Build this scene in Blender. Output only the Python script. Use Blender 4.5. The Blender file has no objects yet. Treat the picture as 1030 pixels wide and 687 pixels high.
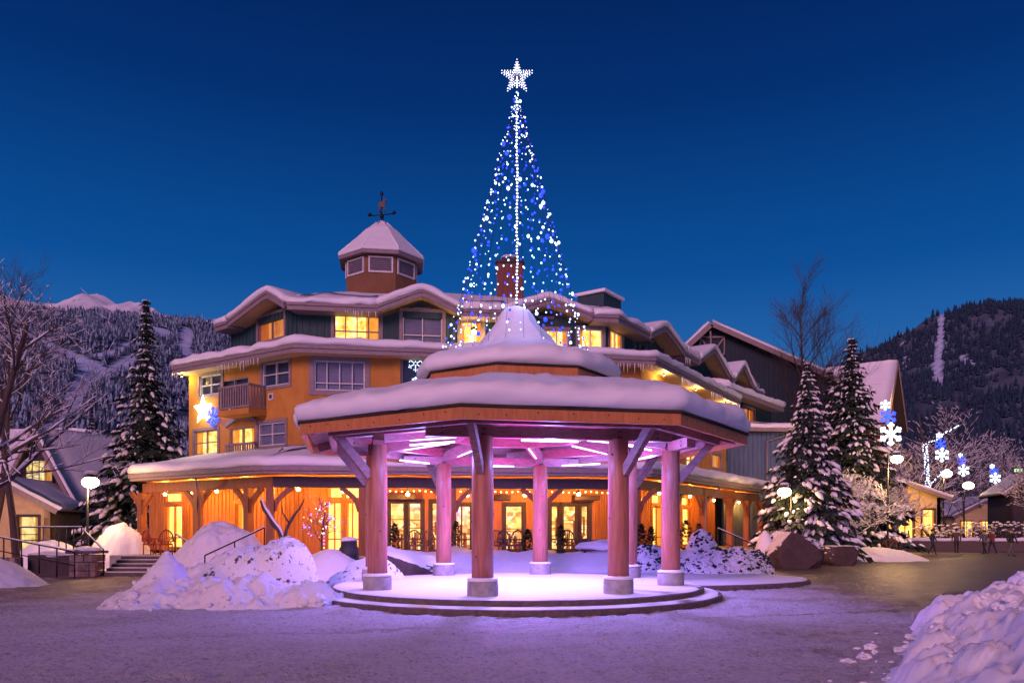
import bpy, math, random
from mathutils import Vector, Matrix, noise
R = math.radians
rnd = random.Random(7)
S = bpy.context.scene
COL = S.collection
EYE = 1.81; CX = 515.0; HY = 531.0; FPX = 780.0

# ------------------------------------------------------------------ camera
cam = bpy.data.objects.new('camera', bpy.data.cameras.new('camera'))
COL.objects.link(cam); S.camera = cam
cam.location = (0, 0, EYE); cam.rotation_euler = (R(90), 0, 0)
cam.data.sensor_fit = 'HORIZONTAL'; cam.data.sensor_width = 36
cam.data.lens = FPX / 1030 * 36
cam.data.shift_y = (HY - 343.5) / 1030
cam.data.clip_start = 0.1; cam.data.clip_end = 20000

def at(px, py, Y):
    """world point at depth Y seen at pixel px,py of the photograph"""
    return Vector(((px - CX) / FPX * Y, Y, EYE - (py - HY) / FPX * Y))
def gx(px, Y): return (px - CX) / FPX * Y
def gz(py, Y): return EYE - (py - HY) / FPX * Y
def fbm(x, y, z=0, o=4): return noise.fractal(Vector((x, y, z)), 1.0, 2.0, o)
def sstep(a, b, x):
    t = min(1, max(0, (x - a) / (b - a))); return t * t * (3 - 2 * t)
def lerp(a, b, t): return a + (b - a) * t

# ------------------------------------------------------------------ mesh builder
class MB:
    def __init__(s): s.v = []; s.f = []; s.m = []; s.sm = []
    def add(s, vs, fs, mi=0, smooth=False):
        b = len(s.v); s.v.extend([tuple(v) for v in vs])
        for f in fs:
            s.f.append(tuple(i + b for i in f)); s.m.append(mi); s.sm.append(smooth)
    def quad(s, a, b, c, d, mi=0): s.add([a, b, c, d], [(0, 1, 2, 3)], mi)
    def hexa(s, p, mi=0):   # p: 4 bottom, 4 top
        s.add(p, [(3, 2, 1, 0), (4, 5, 6, 7), (0, 1, 5, 4), (1, 2, 6, 5), (2, 3, 7, 6), (3, 0, 4, 7)], mi)
    def box(s, c, size, rz=0, mi=0):
        x, y, z = size[0] / 2, size[1] / 2, size[2] / 2
        ca, sa = math.cos(rz), math.sin(rz); p = []
        for dz in (-z, z):
            for dx, dy in ((-x, -y), (x, -y), (x, y), (-x, y)):
                p.append((c[0] + dx * ca - dy * sa, c[1] + dx * sa + dy * ca, c[2] + dz))
        s.hexa(p, mi)
    def beam(s, a, b, w, h, mi=0, up=(0, 0, 1)):
        a = Vector(a); b = Vector(b); d = (b - a).normalized(); upv = Vector(up)
        if abs(d.dot(upv)) > .98: upv = Vector((0, 1, 0))
        x = d.cross(upv).normalized(); y = x.cross(d).normalized()
        p = []
        for e in (a, b):
            for sx, sy in ((-1, -1), (1, -1), (1, 1), (-1, 1)):
                p.append(e + x * (sx * w / 2) + y * (sy * h / 2))
        s.hexa(p, mi)
    def tube(s, pts, rad, n=6, mi=0, smooth=True, caps=True):
        pts = [Vector(p) for p in pts]; k = len(pts)
        if not hasattr(rad, '__len__'): rad = [rad] * k
        vs = []; fs = []; prev = None
        for i, p in enumerate(pts):
            d = (pts[min(i + 1, k - 1)] - pts[max(i - 1, 0)])
            d = d.normalized() if d.length > 1e-9 else Vector((0, 0, 1))
            if prev is None:
                up = Vector((0, 0, 1)) if abs(d.z) < .95 else Vector((1, 0, 0))
                x = d.cross(up).normalized()
            else:
                x = prev - d * prev.dot(d); x = x.normalized() if x.length > 1e-6 else d.orthogonal().normalized()
            prev = x; y = d.cross(x)
            for j in range(n):
                a = 2 * math.pi * j / n
                vs.append(p + (x * math.cos(a) + y * math.sin(a)) * rad[i])
        for i in range(k - 1):
            for j in range(n):
                fs.append((i * n + j, i * n + (j + 1) % n, (i + 1) * n + (j + 1) % n, (i + 1) * n + j))
        if caps:
            fs.append(tuple(range(n - 1, -1, -1))); fs.append(tuple(range((k - 1) * n, k * n)))
        s.add(vs, fs, mi, smooth)
    def lathe(s, c, prof, n=16, mi=0, smooth=True, a0=0, wob=0):
        vs = []; fs = []; k = len(prof)
        for i, (r, z) in enumerate(prof):
            for j in range(n):
                a = a0 + 2 * math.pi * j / n
                w = 1 + (wob * noise.noise(Vector((math.cos(a) * 1.3 + c[0], math.sin(a) * 1.3 + c[1], z))) if wob else 0)
                vs.append((c[0] + r * w * math.cos(a), c[1] + r * w * math.sin(a), c[2] + z))
        for i in range(k - 1):
            for j in range(n):
                fs.append((i * n + j, i * n + (j + 1) % n, (i + 1) * n + (j + 1) % n, (i + 1) * n + j))
        fs.append(tuple(range(n - 1, -1, -1))); fs.append(tuple(range((k - 1) * n, k * n)))
        s.add(vs, fs, mi, smooth)
    def sweep(s, st, prof, mi=0, smooth=False, jit=0, caps=True):
        """st: list of (P,A,B); prof: closed list of (a,b)"""
        n = len(prof); vs = []; fs = []
        for P, A, B in st:
            for (a, b) in prof:
                q = P + A * a + B * b
                if jit and b > 0.02:
                    t = jit * (1.3 * fbm(q.x * .8, q.y * .8, q.z * .9, 3) + .35 * noise.noise(Vector((q.x * 4.3, q.y * 4.3, q.z * 5))))
                    q = q + A * (t * .7) + B * t
                vs.append(q)
        for i in range(len(st) - 1):
            for j in range(n):
                fs.append((i * n + j, i * n + (j + 1) % n, (i + 1) * n + (j + 1) % n, (i + 1) * n + j))
        if caps:
            fs.append(tuple(range(n - 1, -1, -1))); fs.append(tuple(range((len(st) - 1) * n, len(st) * n)))
        s.add(vs, fs, mi, smooth)
    def blob(s, c, r, mi=0, seed=0, amp=.25, sub=1, smooth=True, freq=1.0):
        V, F = ICO[sub]; vs = []
        if not hasattr(r, '__len__'): r = (r, r, r)
        for v in V:
            k = 1 + amp * noise.noise(Vector(v) * 1.7 * freq + Vector((seed * 3.1, seed * 1.7, seed)))
            vs.append((c[0] + v[0] * r[0] * k, c[1] + v[1] * r[1] * k, c[2] + v[2] * r[2] * k))
        s.add(vs, F, mi, smooth)
    def build(s, name, mats, parent=None, **kw):
        me = bpy.data.meshes.new(name); me.from_pydata(s.v, [], s.f)
        for m in (mats if isinstance(mats, (list, tuple)) else [mats]): me.materials.append(m)
        me.polygons.foreach_set('material_index', s.m); me.polygons.foreach_set('use_smooth', s.sm)
        me.update()
        o = bpy.data.objects.new(name, me); COL.objects.link(o)
        if parent is not None:
            o.parent = parent
            root = parent
            while root.parent: root = root.parent
            if root.type == 'EMPTY': o.matrix_parent_inverse = Matrix.Translation(-root.location) if parent is root else Matrix()
        for k, val in kw.items(): o[k] = val
        return o

def ico(sub):
    t = (1 + 5 ** .5) / 2
    V = [Vector(v).normalized() for v in [(-1, t, 0), (1, t, 0), (-1, -t, 0), (1, -t, 0), (0, -1, t), (0, 1, t), (0, -1, -t), (0, 1, -t), (t, 0, -1), (t, 0, 1), (-t, 0, -1), (-t, 0, 1)]]
    F = [(0, 11, 5), (0, 5, 1), (0, 1, 7), (0, 7, 10), (0, 10, 11), (1, 5, 9), (5, 11, 4), (11, 10, 2), (10, 7, 6), (7, 1, 8), (3, 9, 4), (3, 4, 2), (3, 2, 6), (3, 6, 8), (3, 8, 9), (4, 9, 5), (2, 4, 11), (6, 2, 10), (8, 6, 7), (9, 8, 1)]
    for _ in range(sub):
        c = {}; nf = []
        def mid(a, b):
            k = (min(a, b), max(a, b))
            if k not in c: V.append(((V[a] + V[b]) / 2).normalized()); c[k] = len(V) - 1
            return c[k]
        for a, b, d in F:
            x, y, z = mid(a, b), mid(b, d), mid(d, a)
            nf += [(a, x, z), (b, y, x), (d, z, y), (x, y, z)]
        F = nf
    return [tuple(v) for v in V], F
ICO = {i: ico(i) for i in range(5)}

def thing(name, label, cat, loc=(0, 0, 0), group=None):
    o = bpy.data.objects.new(name, None); o.empty_display_size = .3
    COL.objects.link(o); o.location = loc; o['label'] = label; o['category'] = cat
    if group: o['group'] = group
    return o
def tag(o, label, cat, group=None):
    o['label'] = label; o['category'] = cat
    if group: o['group'] = group
    return o
def copy_thing(root, loc, label=None, name=None):
    r = root.copy(); COL.objects.link(r); r.location = loc
    if label: r['label'] = label
    for ch in root.children:
        c = ch.copy(); COL.objects.link(c); c.parent = r
        for g in ch.children:
            d = g.copy(); COL.objects.link(d); d.parent = c
    return r

# ------------------------------------------------------------------ materials
def newmat(name):
    m = bpy.data.materials.new(name); m.use_nodes = True
    nt = m.node_tree; return m, nt, nt.nodes['Principled BSDF']
def node(nt, t, **kw):
    n = nt.nodes.new(t)
    for k, v in kw.items(): setattr(n, k, v)
    return n
def coords(nt, scale=(1, 1, 1)):
    tc = node(nt, 'ShaderNodeTexCoord'); mp = node(nt, 'ShaderNodeMapping')
    mp.inputs['Scale'].default_value = scale
    nt.links.new(tc.outputs['Object'], mp.inputs['Vector']); return mp.outputs['Vector']
def noise_tex(nt, vec, scale, detail=4, rough=.6):
    n = node(nt, 'ShaderNodeTexNoise'); n.inputs['Scale'].default_value = scale
    n.inputs['Detail'].default_value = detail; n.inputs['Roughness'].default_value = rough
    nt.links.new(vec, n.inputs['Vector']); return n.outputs['Fac']
def ramp(nt, fac, stops):
    r = node(nt, 'ShaderNodeValToRGB'); e = r.color_ramp.elements
    while len(e) < len(stops): e.new(.5)
    for i, (p, c) in enumerate(stops):
        e[i].position = p; e[i].color = (*c, 1) if len(c) == 3 else c
    nt.links.new(fac, r.inputs['Fac']); return r.outputs['Color']
def bump(nt, b, h, strength=.3, dist=.02):
    n = node(nt, 'ShaderNodeBump'); n.inputs['Strength'].default_value = strength; n.inputs['Distance'].default_value = dist
    nt.links.new(h, n.inputs['Height']); nt.links.new(n.outputs['Normal'], b.inputs['Normal'])
def mat(name, c1, c2=None, scale=(3, 3, 3), ns=1.0, rough=.7, bs=.25, bd=.01, metal=0, lo=.35, hi=.65, detail=5):
    m, nt, b = newmat(name)
    b.inputs['Roughness'].default_value = rough; b.inputs['Metallic'].default_value = metal
    c2 = c2 or tuple(x * .72 for x in c1)
    v = coords(nt, scale); f = noise_tex(nt, v, ns, detail)
    nt.links.new(ramp(nt, f, [(lo, c1), (hi, c2)]), b.inputs['Base Color'])
    if bs: bump(nt, b, f, bs, bd)
    return m
def emit(name, col, strength, base=(.8, .8, .8), sample=False):
    m, nt, b = newmat(name)
    b.inputs['Base Color'].default_value = (*base, 1); b.inputs['Roughness'].default_value = .4
    b.inputs['Emission Color'].default_value = (*col, 1); b.inputs['Emission Strength'].default_value = strength
    if not sample: m.cycles.emission_sampling = 'NONE'
    return m
def litpane(name, stops, strength, scale, ns=1.0, sample=False, kind='noise'):
    """a lit window: glossy glass in front of a bright, uneven room"""
    m, nt, b = newmat(name)
    b.inputs['Base Color'].default_value = (.05, .04, .03, 1); b.inputs['Roughness'].default_value = .15
    v = coords(nt, scale)
    if kind == 'noise': f = noise_tex(nt, v, ns, 3, .65)
    else:
        n = node(nt, 'ShaderNodeTexVoronoi'); n.distance = 'CHEBYCHEV'; n.inputs['Scale'].default_value = ns
        n.inputs['Randomness'].default_value = .9
        nt.links.new(v, n.inputs['Vector'])
        sp = node(nt, 'ShaderNodeSeparateColor'); nt.links.new(n.outputs['Color'], sp.inputs[0]); f = sp.outputs[0]
    nt.links.new(ramp(nt, f, stops), b.inputs['Emission Color'])
    b.inputs['Emission Strength'].default_value = strength
    if not sample: m.cycles.emission_sampling = 'NONE'
    return m
def snowmat(name, col=(.8, .81, .84), dirt=None, thr=(.55, .68), dscale=3.0, bs=.35, bd=.03, fine=9.0, stretch=(1, 1, 1)):
    m, nt, b = newmat(name)
    b.inputs['Roughness'].default_value = .65
    b.inputs['Subsurface Weight'].default_value = 0.0
    v = coords(nt, stretch)
    f1 = noise_tex(nt, v, fine, 6, .7); f2 = noise_tex(nt, v, dscale, 6, .65)
    base = ramp(nt, f1, [(.3, tuple(c * .9 for c in col)), (.7, col)])
    if dirt:
        mx = node(nt, 'ShaderNodeMix', data_type='RGBA')
        k = ramp(nt, f2, [(thr[0], (0, 0, 0)), (thr[1], (1, 1, 1))])
        nt.links.new(k, mx.inputs['Factor']); nt.links.new(base, mx.inputs['A'])
        mx.inputs['B'].default_value = (*dirt, 1); base = mx.outputs['Result']
    nt.links.new(base, b.inputs['Base Color'])
    bump(nt, b, f1, bs, bd)
    return m
def topsnow(name, c1, c2, z0=.45, z1=.65, scale=2.0):
    """stone or needles with snow lying on whatever faces up"""
    m, nt, b = newmat(name); b.inputs['Roughness'].default_value = .75
    v = coords(nt); f = noise_tex(nt, v, scale, 6, .7)
    base = ramp(nt, f, [(.35, c1), (.65, c2)])
    g = node(nt, 'ShaderNodeNewGeometry'); sx = node(nt, 'ShaderNodeSeparateXYZ'); nt.links.new(g.outputs['True Normal'], sx.inputs[0])
    ad = node(nt, 'ShaderNodeMath', operation='MULTIPLY_ADD'); ad.inputs[1].default_value = .9
    nt.links.new(f, ad.inputs[0]); nt.links.new(sx.outputs['Z'], ad.inputs[2])
    mr = node(nt, 'ShaderNodeMath', operation='SUBTRACT'); mr.inputs[1].default_value = .45
    nt.links.new(ad.outputs[0], mr.inputs[0])
    k = ramp(nt, mr.outputs[0], [(z0, (0, 0, 0)), (z1, (1, 1, 1))])
    mx = node(nt, 'ShaderNodeMix', data_type='RGBA')
    nt.links.new(k, mx.inputs['Factor']); nt.links.new(base, mx.inputs['A']); mx.inputs['B'].default_value = (.8, .81, .84, 1)
    nt.links.new(mx.outputs['Result'], b.inputs['Base Color']); bump(nt, b, f, .5, .04)
    return m

def curtainmat():
    m, nt, b = newmat('curtain cloth'); b.inputs['Base Color'].default_value = (.55, .34, .16, 1); b.inputs['Roughness'].default_value = .9
    tr = node(nt, 'ShaderNodeBsdfTranslucent'); tr.inputs['Color'].default_value = (.7, .42, .18, 1); mx = node(nt, 'ShaderNodeMixShader'); mx.inputs[0].default_value = .75
    out = nt.nodes['Material Output']; nt.links.new(b.outputs[0], mx.inputs[1]); nt.links.new(tr.outputs[0], mx.inputs[2]); nt.links.new(mx.outputs[0], out.inputs['Surface']); return m
M = dict(
    curtain=curtainmat(),
    snow=snowmat('snow', bs=.3, bd=.02),
    snow_smooth=snowmat('roof snow', bs=.22, bd=.03, fine=2.2, stretch=(.7, .7, 5)),
    snow_dirty=snowmat('ploughed snow', (.74, .73, .76), (.22, .17, .13), (.6, .75), 5.0, bs=.6, bd=.06),
    snow_speck=snowmat('snow over dark soil', (.78, .79, .83), (.06, .045, .04), (.585, .62), 6.5, bs=.6, bd=.06),
    wood=mat('timber', (.50, .19, .05), (.36, .125, .035), (7, 7, 1.2), 2.0, .55, .3, .008),
    log=mat('log', (.47, .17, .105), (.30, .10, .065), (9, 9, .8), 2.0, .5, .3, .01),
    beam=mat('beam timber', (.31, .15, .125), (.18, .085, .075), (2.5, 2.5, 9), 2.0, .6, .3, .008),
    shingle=mat('roof edge shingles', (.04, .028, .022), (.02, .014, .012), (8, 8, 8), 2, .9, .6, .02),
    darkmetal=mat('dark metal', (.025, .025, .028), (.015, .015, .017), rough=.45, metal=.6, bs=0),
    concrete=mat('concrete', (.36, .34, .32), (.24, .225, .21), (3, 3, 3), 2, .85, .4, .02),
    stepstone=mat('step stone', (.13, .095, .08), (.07, .05, .045), (4, 4, 4), 2, .8, .5, .02),
    orange=mat('ochre stucco', (.50, .225, .035), (.40, .17, .028), (1.2, 1.2, 1.2), 1.2, .85, .2, .006),
    green=mat('dark green siding', (.022, .064, .066), (.015, .043, .048), (4, 4, .7), 1.5, .7, .2, .005),
    bluesiding=mat('blue grey siding', (.075, .12, .20), (.055, .09, .15), (4, 4, .7), 1.5, .7, .2, .005),
    trim=mat('mauve trim', (.26, .20, .20), (.20, .15, .155), (3, 3, 3), 2, .6, .1, .003),
    white=mat('white window frame', (.62, .6, .6), (.52, .5, .5), (3, 3, 3), 2, .5, .05, .002),
    soffit=mat('soffit board', (.55, .40, .2), (.45, .32, .16), (2, 2, 2), 2, .7, .1, .003),
    brown=mat('brown stucco', (.20, .095, .04), (.15, .07, .03), (1.2, 1.2, 1.2), 1.2, .85, .2, .006),
    darksiding=mat('near black siding', (.005, .021, .036), (.003, .014, .025), (4, 4, .7), 1.5, .7, .2, .005),
    postwood=mat('porch post timber', (.30, .10, .035), (.2, .065, .024), (6, 6, .6), 1.6, .6, .25, .006),
    porchwood=mat('porch cedar', (.50, .20, .05), (.36, .13, .03), (6, 6, .6), 1.6, .6, .25, .006),
    darkbeam=mat('dark fascia', (.05, .032, .036), (.032, .02, .026), (3, 3, 3), 2, .7, .2, .005),
    brick=mat('brick', (.22, .07, .045), (.14, .05, .035), (8, 8, 14), 2, .85, .5, .02),
    glass=mat('dark window glass', (.045, .055, .085), (.025, .03, .05), (1, 1, .6), 1.2, .12, 0),
    blind=mat('window with blind', (.16, .165, .24), (.11, .115, .18), (.8, .8, 9), 3, .3, 0),
    louvre=mat('grey louvre', (.16, .15, .19), (.12, .11, .15), (3, 3, 3), 2, .6, .1, .002),
    bark=mat('bark', (.085, .055, .045), (.045, .03, .027), (6, 6, 2), 2, .9, .5, .02),
    needles=mat('needles', (.022, .04, .026), (.010, .02, .014), (4, 4, 4), 3, .8, 0),
    stone=topsnow('snowy boulder', (.075, .045, .036), (.04, .026, .022), .45, .6, 2.2),
    wallstone=mat('wall stone', (.30, .22, .19), (.12, .085, .075), (2.2, 2.2, 2.2), 1.4, .85, .8, .05),
    wicker=mat('wicker', (.20, .11, .06), (.1, .055, .03), (14, 14, 14), 2, .7, .4, .01),
    red=mat('red seat', (.32, .04, .03), (.2, .025, .02), bs=.1),
    shrub=topsnow('snow laden shrub', (.03, .028, .022), (.05, .04, .03), .38, .5, 3.5),
    canvas=mat('black cover', (.02, .02, .025), (.03, .03, .036), bs=.3, rough=.6),
    led=emit('violet tube', (.55, .42, 1.0), 5, sample=False),
    bulb_white=emit('white bulb', (.40, .54, 1.0), 4.5, (.1, .1, .2)),
    bulb_blue=emit('blue bulb', (.010, .035, 1.0), 2.6, (.02, .03, .2)),
    star=emit('star lights', (.62, .72, 1.0), 2.2),
    warm=emit('warm bulb', (1.0, .62, .2), 14),
    lampwarm=emit('street lamp glow', (1.0, .72, .34), 14),
    paleyellow=emit('wall star glow', (1.0, .93, .62), 6),
    flakeblue=emit('blue flake glow', (.02, .06, 1.0), 2.4, (.03, .04, .2)),
    flakewhite=emit('white flake glow', (.6, .74, 1.0), 2.6),
    green_sign=emit('green sign', (.05, .9, .25), 1.2),
    lit=litpane('lit window', [(.3, (.5, .17, .025)), (.44, (1.0, .45, .07)), (.56, (1.0, .62, .15)), (.7, (1.0, .82, .42))], 1.55, (1.5, 1.5, 1.6), 1.9),
    litorange=litpane('orange lit window', [(.3, (.45, .12, .02)), (.5, (.8, .25, .04)), (.7, (1.0, .42, .09))], .7, (1.5, 1.5, .9), 1.3),
    shop=litpane('shop window', [(.0, (.22, .07, .012)), (.3, (.75, .3, .05)), (.55, (1.0, .55, .14)), (.8, (.4, .15, .03)), (1.0, (1.0, .72, .32))], 1.8, (1, 1, 1.3), 4.2, kind='vor'),
    shopwarm=litpane('curtained shop window', [(.25, (.75, .27, .03)), (.5, (1.0, .5, .09)), (.75, (1.0, .68, .22))], 1.9, (5, 5, .7), 1.2),
    chaletlit=litpane('chalet lit window', [(.3, (.35, .22, .05)), (.5, (.85, .62, .2)), (.7, (1.0, .85, .4))], .9, (2, 2, 1), 1.5),
)
COLOURS = [emit('%s fairy bulb' % n, c, 2.6) for n, c in (('red', (1, .05, .03)), ('blue', (.06, .12, 1)), ('green', (.08, .9, .2)), ('pink', (1, .12, .7)), ('amber', (1, .5, .08)))]

def light(kind, name, loc, energy, col, **kw):
    l = bpy.data.lights.new(name, kind); l.energy = energy; l.color = col
    rot = kw.pop('rot', None)
    for k, v in kw.items(): setattr(l, k, v)
    o = bpy.data.objects.new(name, l); COL.objects.link(o); o.location = loc
    if rot: o.rotation_euler = rot
    return o
def pt(name, loc, energy, col, rad=.12): return light('POINT', name, loc, energy, col, shadow_soft_size=rad)

# ------------------------------------------------------------------ sky, dusk afterglow
w = bpy.data.worlds.new('World'); S.world = w; w.use_nodes = True
nt = w.node_tree; bg = nt.nodes['Background']
sky = node(nt, 'ShaderNodeTexSky'); sky.sky_type = 'NISHITA'; sky.sun_disc = False
SUN_EL, SUN_ROT = R(-3.0), R(180)
sky.sun_elevation = SUN_EL; sky.sun_rotation = SUN_ROT; sky.altitude = 700; sky.ozone_density = 4.0; sky.dust_density = .3
# the dusk blue deepens toward the zenith
tc = node(nt, 'ShaderNodeTexCoord'); sp = node(nt, 'ShaderNodeSeparateXYZ'); nt.links.new(tc.outputs['Generated'], sp.inputs[0])
grad = ramp(nt, sp.outputs['Z'], [(0.0, (.065, .235, .57)), (.12, (.034, .175, .49)), (.3, (.003, .080, .32)), (.47, (.0008, .031, .17)), (.62, (.0008, .012, .085))])
mx = node(nt, 'ShaderNodeMix', data_type='RGBA'); mx.blend_type = 'ADD'; mx.inputs['Factor'].default_value = .05
nt.links.new(grad, mx.inputs['A']); nt.links.new(sky.outputs['Color'], mx.inputs['B'])
sc_ = node(nt, 'ShaderNodeVectorMath', operation='SCALE'); sc_.inputs['Scale'].default_value = 7.5
nt.links.new(mx.outputs['Result'], sc_.inputs[0])
nt.links.new(sc_.outputs[0], bg.inputs['Color']); bg.inputs['Strength'].default_value = .1
sun = light('SUN', 'sun', (0, -50, 40), 1.75, (1.0, .45, .62), angle=R(25), rot=(R(69), 0, R(-20)))
S.view_settings.view_transform = 'Standard'; S.view_settings.look = 'None'
S.view_settings.exposure = .38; S.view_settings.gamma = 1; S.view_settings.use_curve_mapping = False
S.cycles.max_bounces = 5; S.cycles.diffuse_bounces = 3; S.cycles.glossy_bounces = 2
S.cycles.sample_clamp_indirect = 3; S.cycles.use_denoising = True
# ================================================================== GAZEBO
GC = Vector((.135, 21.0, 0)); GR = 6.0
def gp(th, r, z): t = R(th); return Vector((GC.x + r * math.sin(t), GC.y - r * math.cos(t), z))
TH = [-11 + 45 * k for k in range(8)]
PZ = .30
plat = thing('gazebo_platform', 'round two step stone platform dusted with snow under the gazebo', 'platform', (GC.x, GC.y, 0))
for nm, r, z0, z1 in (('step', 5.36, -.1, .15), ('step', 4.92, .1, .30)):
    b = MB(); b.lathe((GC.x, GC.y, 0), [(r, z0), (r, z1 - .03), (r - .02, z1 - .006), (r - .05, z1), (.5, z1)], 96, wob=.004)
    st = b.build(nm, M['stepstone'], plat)
    b = MB()     # the snow sheet on the tread, ragged at its rim
    n = 160; rings = [(1.0, 0), (.985, .02), (.95, .03), (.5, .034), (.02, .034)] if nm == 'step' and r < 5 else [(1.0, 0), (.99, .018), (.965, .028), (.9, .03)]
    vs = []; fs = []
    for k, (q, dz) in enumerate(rings):
        for j in range(n):
            a = 2 * math.pi * j / n
            wv = 1 - (.012 + .03 * max(0, fbm(math.cos(a) * 5, math.sin(a) * 5, r)) if k < 2 else 0)
            x, y = GC.x + r * q * wv * math.cos(a), GC.y + r * q * wv * math.sin(a)
            vs.append((x, y, z1 + .002 + dz + .008 * fbm(x * 3, y * 3, 3) * (k > 0)))
    for k in range(len(rings) - 1):
        for j in range(n): fs.append((k * n + j, k * n + (j + 1) % n, (k + 1) * n + (j + 1) % n, (k + 1) * n + j))
    b.add(vs, fs, 0, True); b.build('snow_cover', M['snow'], st)

gaz = thing('gazebo', 'octagonal log gazebo with thick snow roof and pink lit columns', 'gazebo', (GC.x, GC.y, PZ))
CR = 4.08; ZB = 3.80; ZT = 4.14
for th in TH:
    c = gp(th, CR, 0)
    b = MB(); prof = [(.245, .62), (.24, 1.6), (.235, 3.0), (.225, ZB + .02)]
    b.lathe((c.x, c.y, 0), prof, 20, wob=.05)
    for k in range(5):      # bolt heads and knots
        a = rnd.uniform(0, 6.28); z = rnd.uniform(1, 3.6)
        b.blob((c.x + .237 * math.cos(a), c.y + .237 * math.sin(a), z), .022, 1, k, .1, 0)
    col = b.build('column', [M['log'], M['darkmetal']], gaz)
    b = MB(); b.lathe((c.x, c.y, 0), [(.34, PZ - .01), (.345, PZ + .05), (.345, .6), (.325, .66), (.28, .675)], 24, wob=.02)
    sb = b.build('stone_base', M['concrete'], col)
    b = MB(); b.lathe((c.x, c.y, 0), [(.345, .655), (.352, .685), (.33, .715), (.25, .73)], 24, wob=.05)
    b.build('snow_rim', M['snow'], sb)
# radial beams, ring beams, braces
def deck_z(r): return 4.15 + (5.88 - r) * .265
for k, th in enumerate(TH):
    b = MB(); b.beam(gp(th, 1.55, 4.36), gp(th, CR - .12, 4.02), .22, .28)
    b.build('tie_beam', [M['beam'], M['darkmetal']], gaz)
    b = MB(); b.beam(gp(th, 1.7, deck_z(1.7) - .13), gp(th, 5.72, deck_z(5.72) - .13), .17, .22); b.build('hip_rafter', M['beam'], gaz)
    a, c = gp(th, CR, 0), gp(th + 45, CR, 0); d = (c - a).normalized(); z0 = 3.79 if k % 2 == 0 else 4.045; hh = .25
    b = MB(); b.beam(a - d * 1.25 + Vector((0, 0, z0 + hh / 2)), c + d * 1.25 + Vector((0, 0, z0 + hh / 2)), .22, hh)
    nrm = Vector((d.y, -d.x, 0)); L = (c - a).length
    for q in (-.03, .03, L - .03, L + .03, -.9, L + .9):
        for dz in (.07, .18):
            p = a + d * q + Vector((0, 0, z0 + dz))
            for sg in (-1, 1): b.blob(p + nrm * .112 * sg, .024, 1, k, .1, 0)
    b.build('ring_beam', [M['beam'], M['darkmetal']], gaz)
    b = MB(); b.beam(gp(th, CR + .2, 3.05), gp(th, CR + 1.12, 4.1), .15, .2); b.build('knee_brace', M['beam'], gaz)
    # eave purlin between radial beams
    b = MB(); b.beam(gp(th, 5.25, 4.05), gp(th + 45, 5.25, 4.05), .14, .2); b.build('purlin', M['beam'], gaz)
    b = MB(); b.beam(gp(th, 1.7, 4.32), gp(th + 45, 1.7, 4.32), .18, .34)
    b.build('inner_ring_beam', M['beam'], gaz)
    b = MB(); b.beam(gp(th, 2.2, 4.3), gp(th, 2.2, 5.56), .16, .16); b.build('clerestory_post', M['beam'], gaz)
    # fascia board, mitred
    b = MB(); z0, z1 = 3.94, 4.18
    q = [gp(th, GR - .09, z0), gp(th + 45, GR - .09, z0), gp(th + 45, GR, z0), gp(th, GR, z0)]
    b.hexa([p for p in q] + [Vector((p.x, p.y, z1)) for p in q])
    for f in (.08, .2, .34, .5, .66, .8, .92):
        p = gp(th, GR, 0).lerp(gp(th + 45, GR, 0), f); b.blob((p.x, p.y, 4.04 + .06 * ((k + int(f * 50)) % 2)), .018, 1, 0, 0, 0)
    b.build('fascia_board', [M['wood'], M['darkmetal']], gaz)
    b = MB(); z0, z1 = 5.50, 5.70; r2 = 2.62
    q = [gp(th, r2 - .09, z0), gp(th + 45, r2 - .09, z0), gp(th + 45, r2, z0), gp(th, r2, z0)]
    b.hexa([p for p in q] + [Vector((p.x, p.y, z1)) for p in q]); b.build('upper_fascia', M['wood'], gaz)
# roof boards: lower ring and upper cap
def octaloft(b, rings, mi=0, smooth=False, sub=1, round_=0.0, jit=0.0, seed=0):
    n = 8 * sub; vs = []; fs = []
    for i, (r, z) in enumerate(rings):
        for k in range(8):
            for j in range(sub):
                a = gp(TH[k], r, z); c = gp(TH[k] + 45, r, z); f = j / sub
                p = a.lerp(c, f)
                if round_:
                    cc = gp(TH[k] + 45 * f, r, z); t = round_
                    p = p.lerp(gp(TH[k] + 45 * f, r * .955, z), t)
                if jit and i > 0:
                    s_ = jit * fbm(p.x * .8 + seed, p.y * .8, z * .6, 3) + jit * .35 * fbm(p.x * 3, p.y * 3, z * 3, 2) + jit * .22 * noise.noise(Vector((p.x * 9, p.y * 9, z * 11)))
                    o_ = Vector((p.x - GC.x, p.y - GC.y, 0)).normalized()
                    p = p + o_ * s_ * .6 + Vector((0, 0, s_))
                vs.append(p)
    for i in range(len(rings) - 1):
        for j in range(n): fs.append((i * n + j, i * n + (j + 1) % n, (i + 1) * n + (j + 1) % n, (i + 1) * n + j))
    b.add(vs, fs, mi, smooth)
b = MB(); octaloft(b, [(6.04, 4.182), (6.04, 4.235), (2.3, 5.22), (2.3, 5.14), (6.0, 4.182)]); 
b.build('roof_deck', M['shingle'], gaz)
b = MB(); octaloft(b, [(5.88, 4.15), (2.3, 5.10), (2.3, 5.12), (5.88, 4.178)])
b.build('ceiling_boards', M['beam'], gaz)
b = MB(); octaloft(b, [(2.66, 5.702), (2.66, 5.745), (.1, 6.3), (.1, 6.25), (2.6, 5.702)]); b.build('upper_roof_deck', M['shingle'], gaz)
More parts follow.
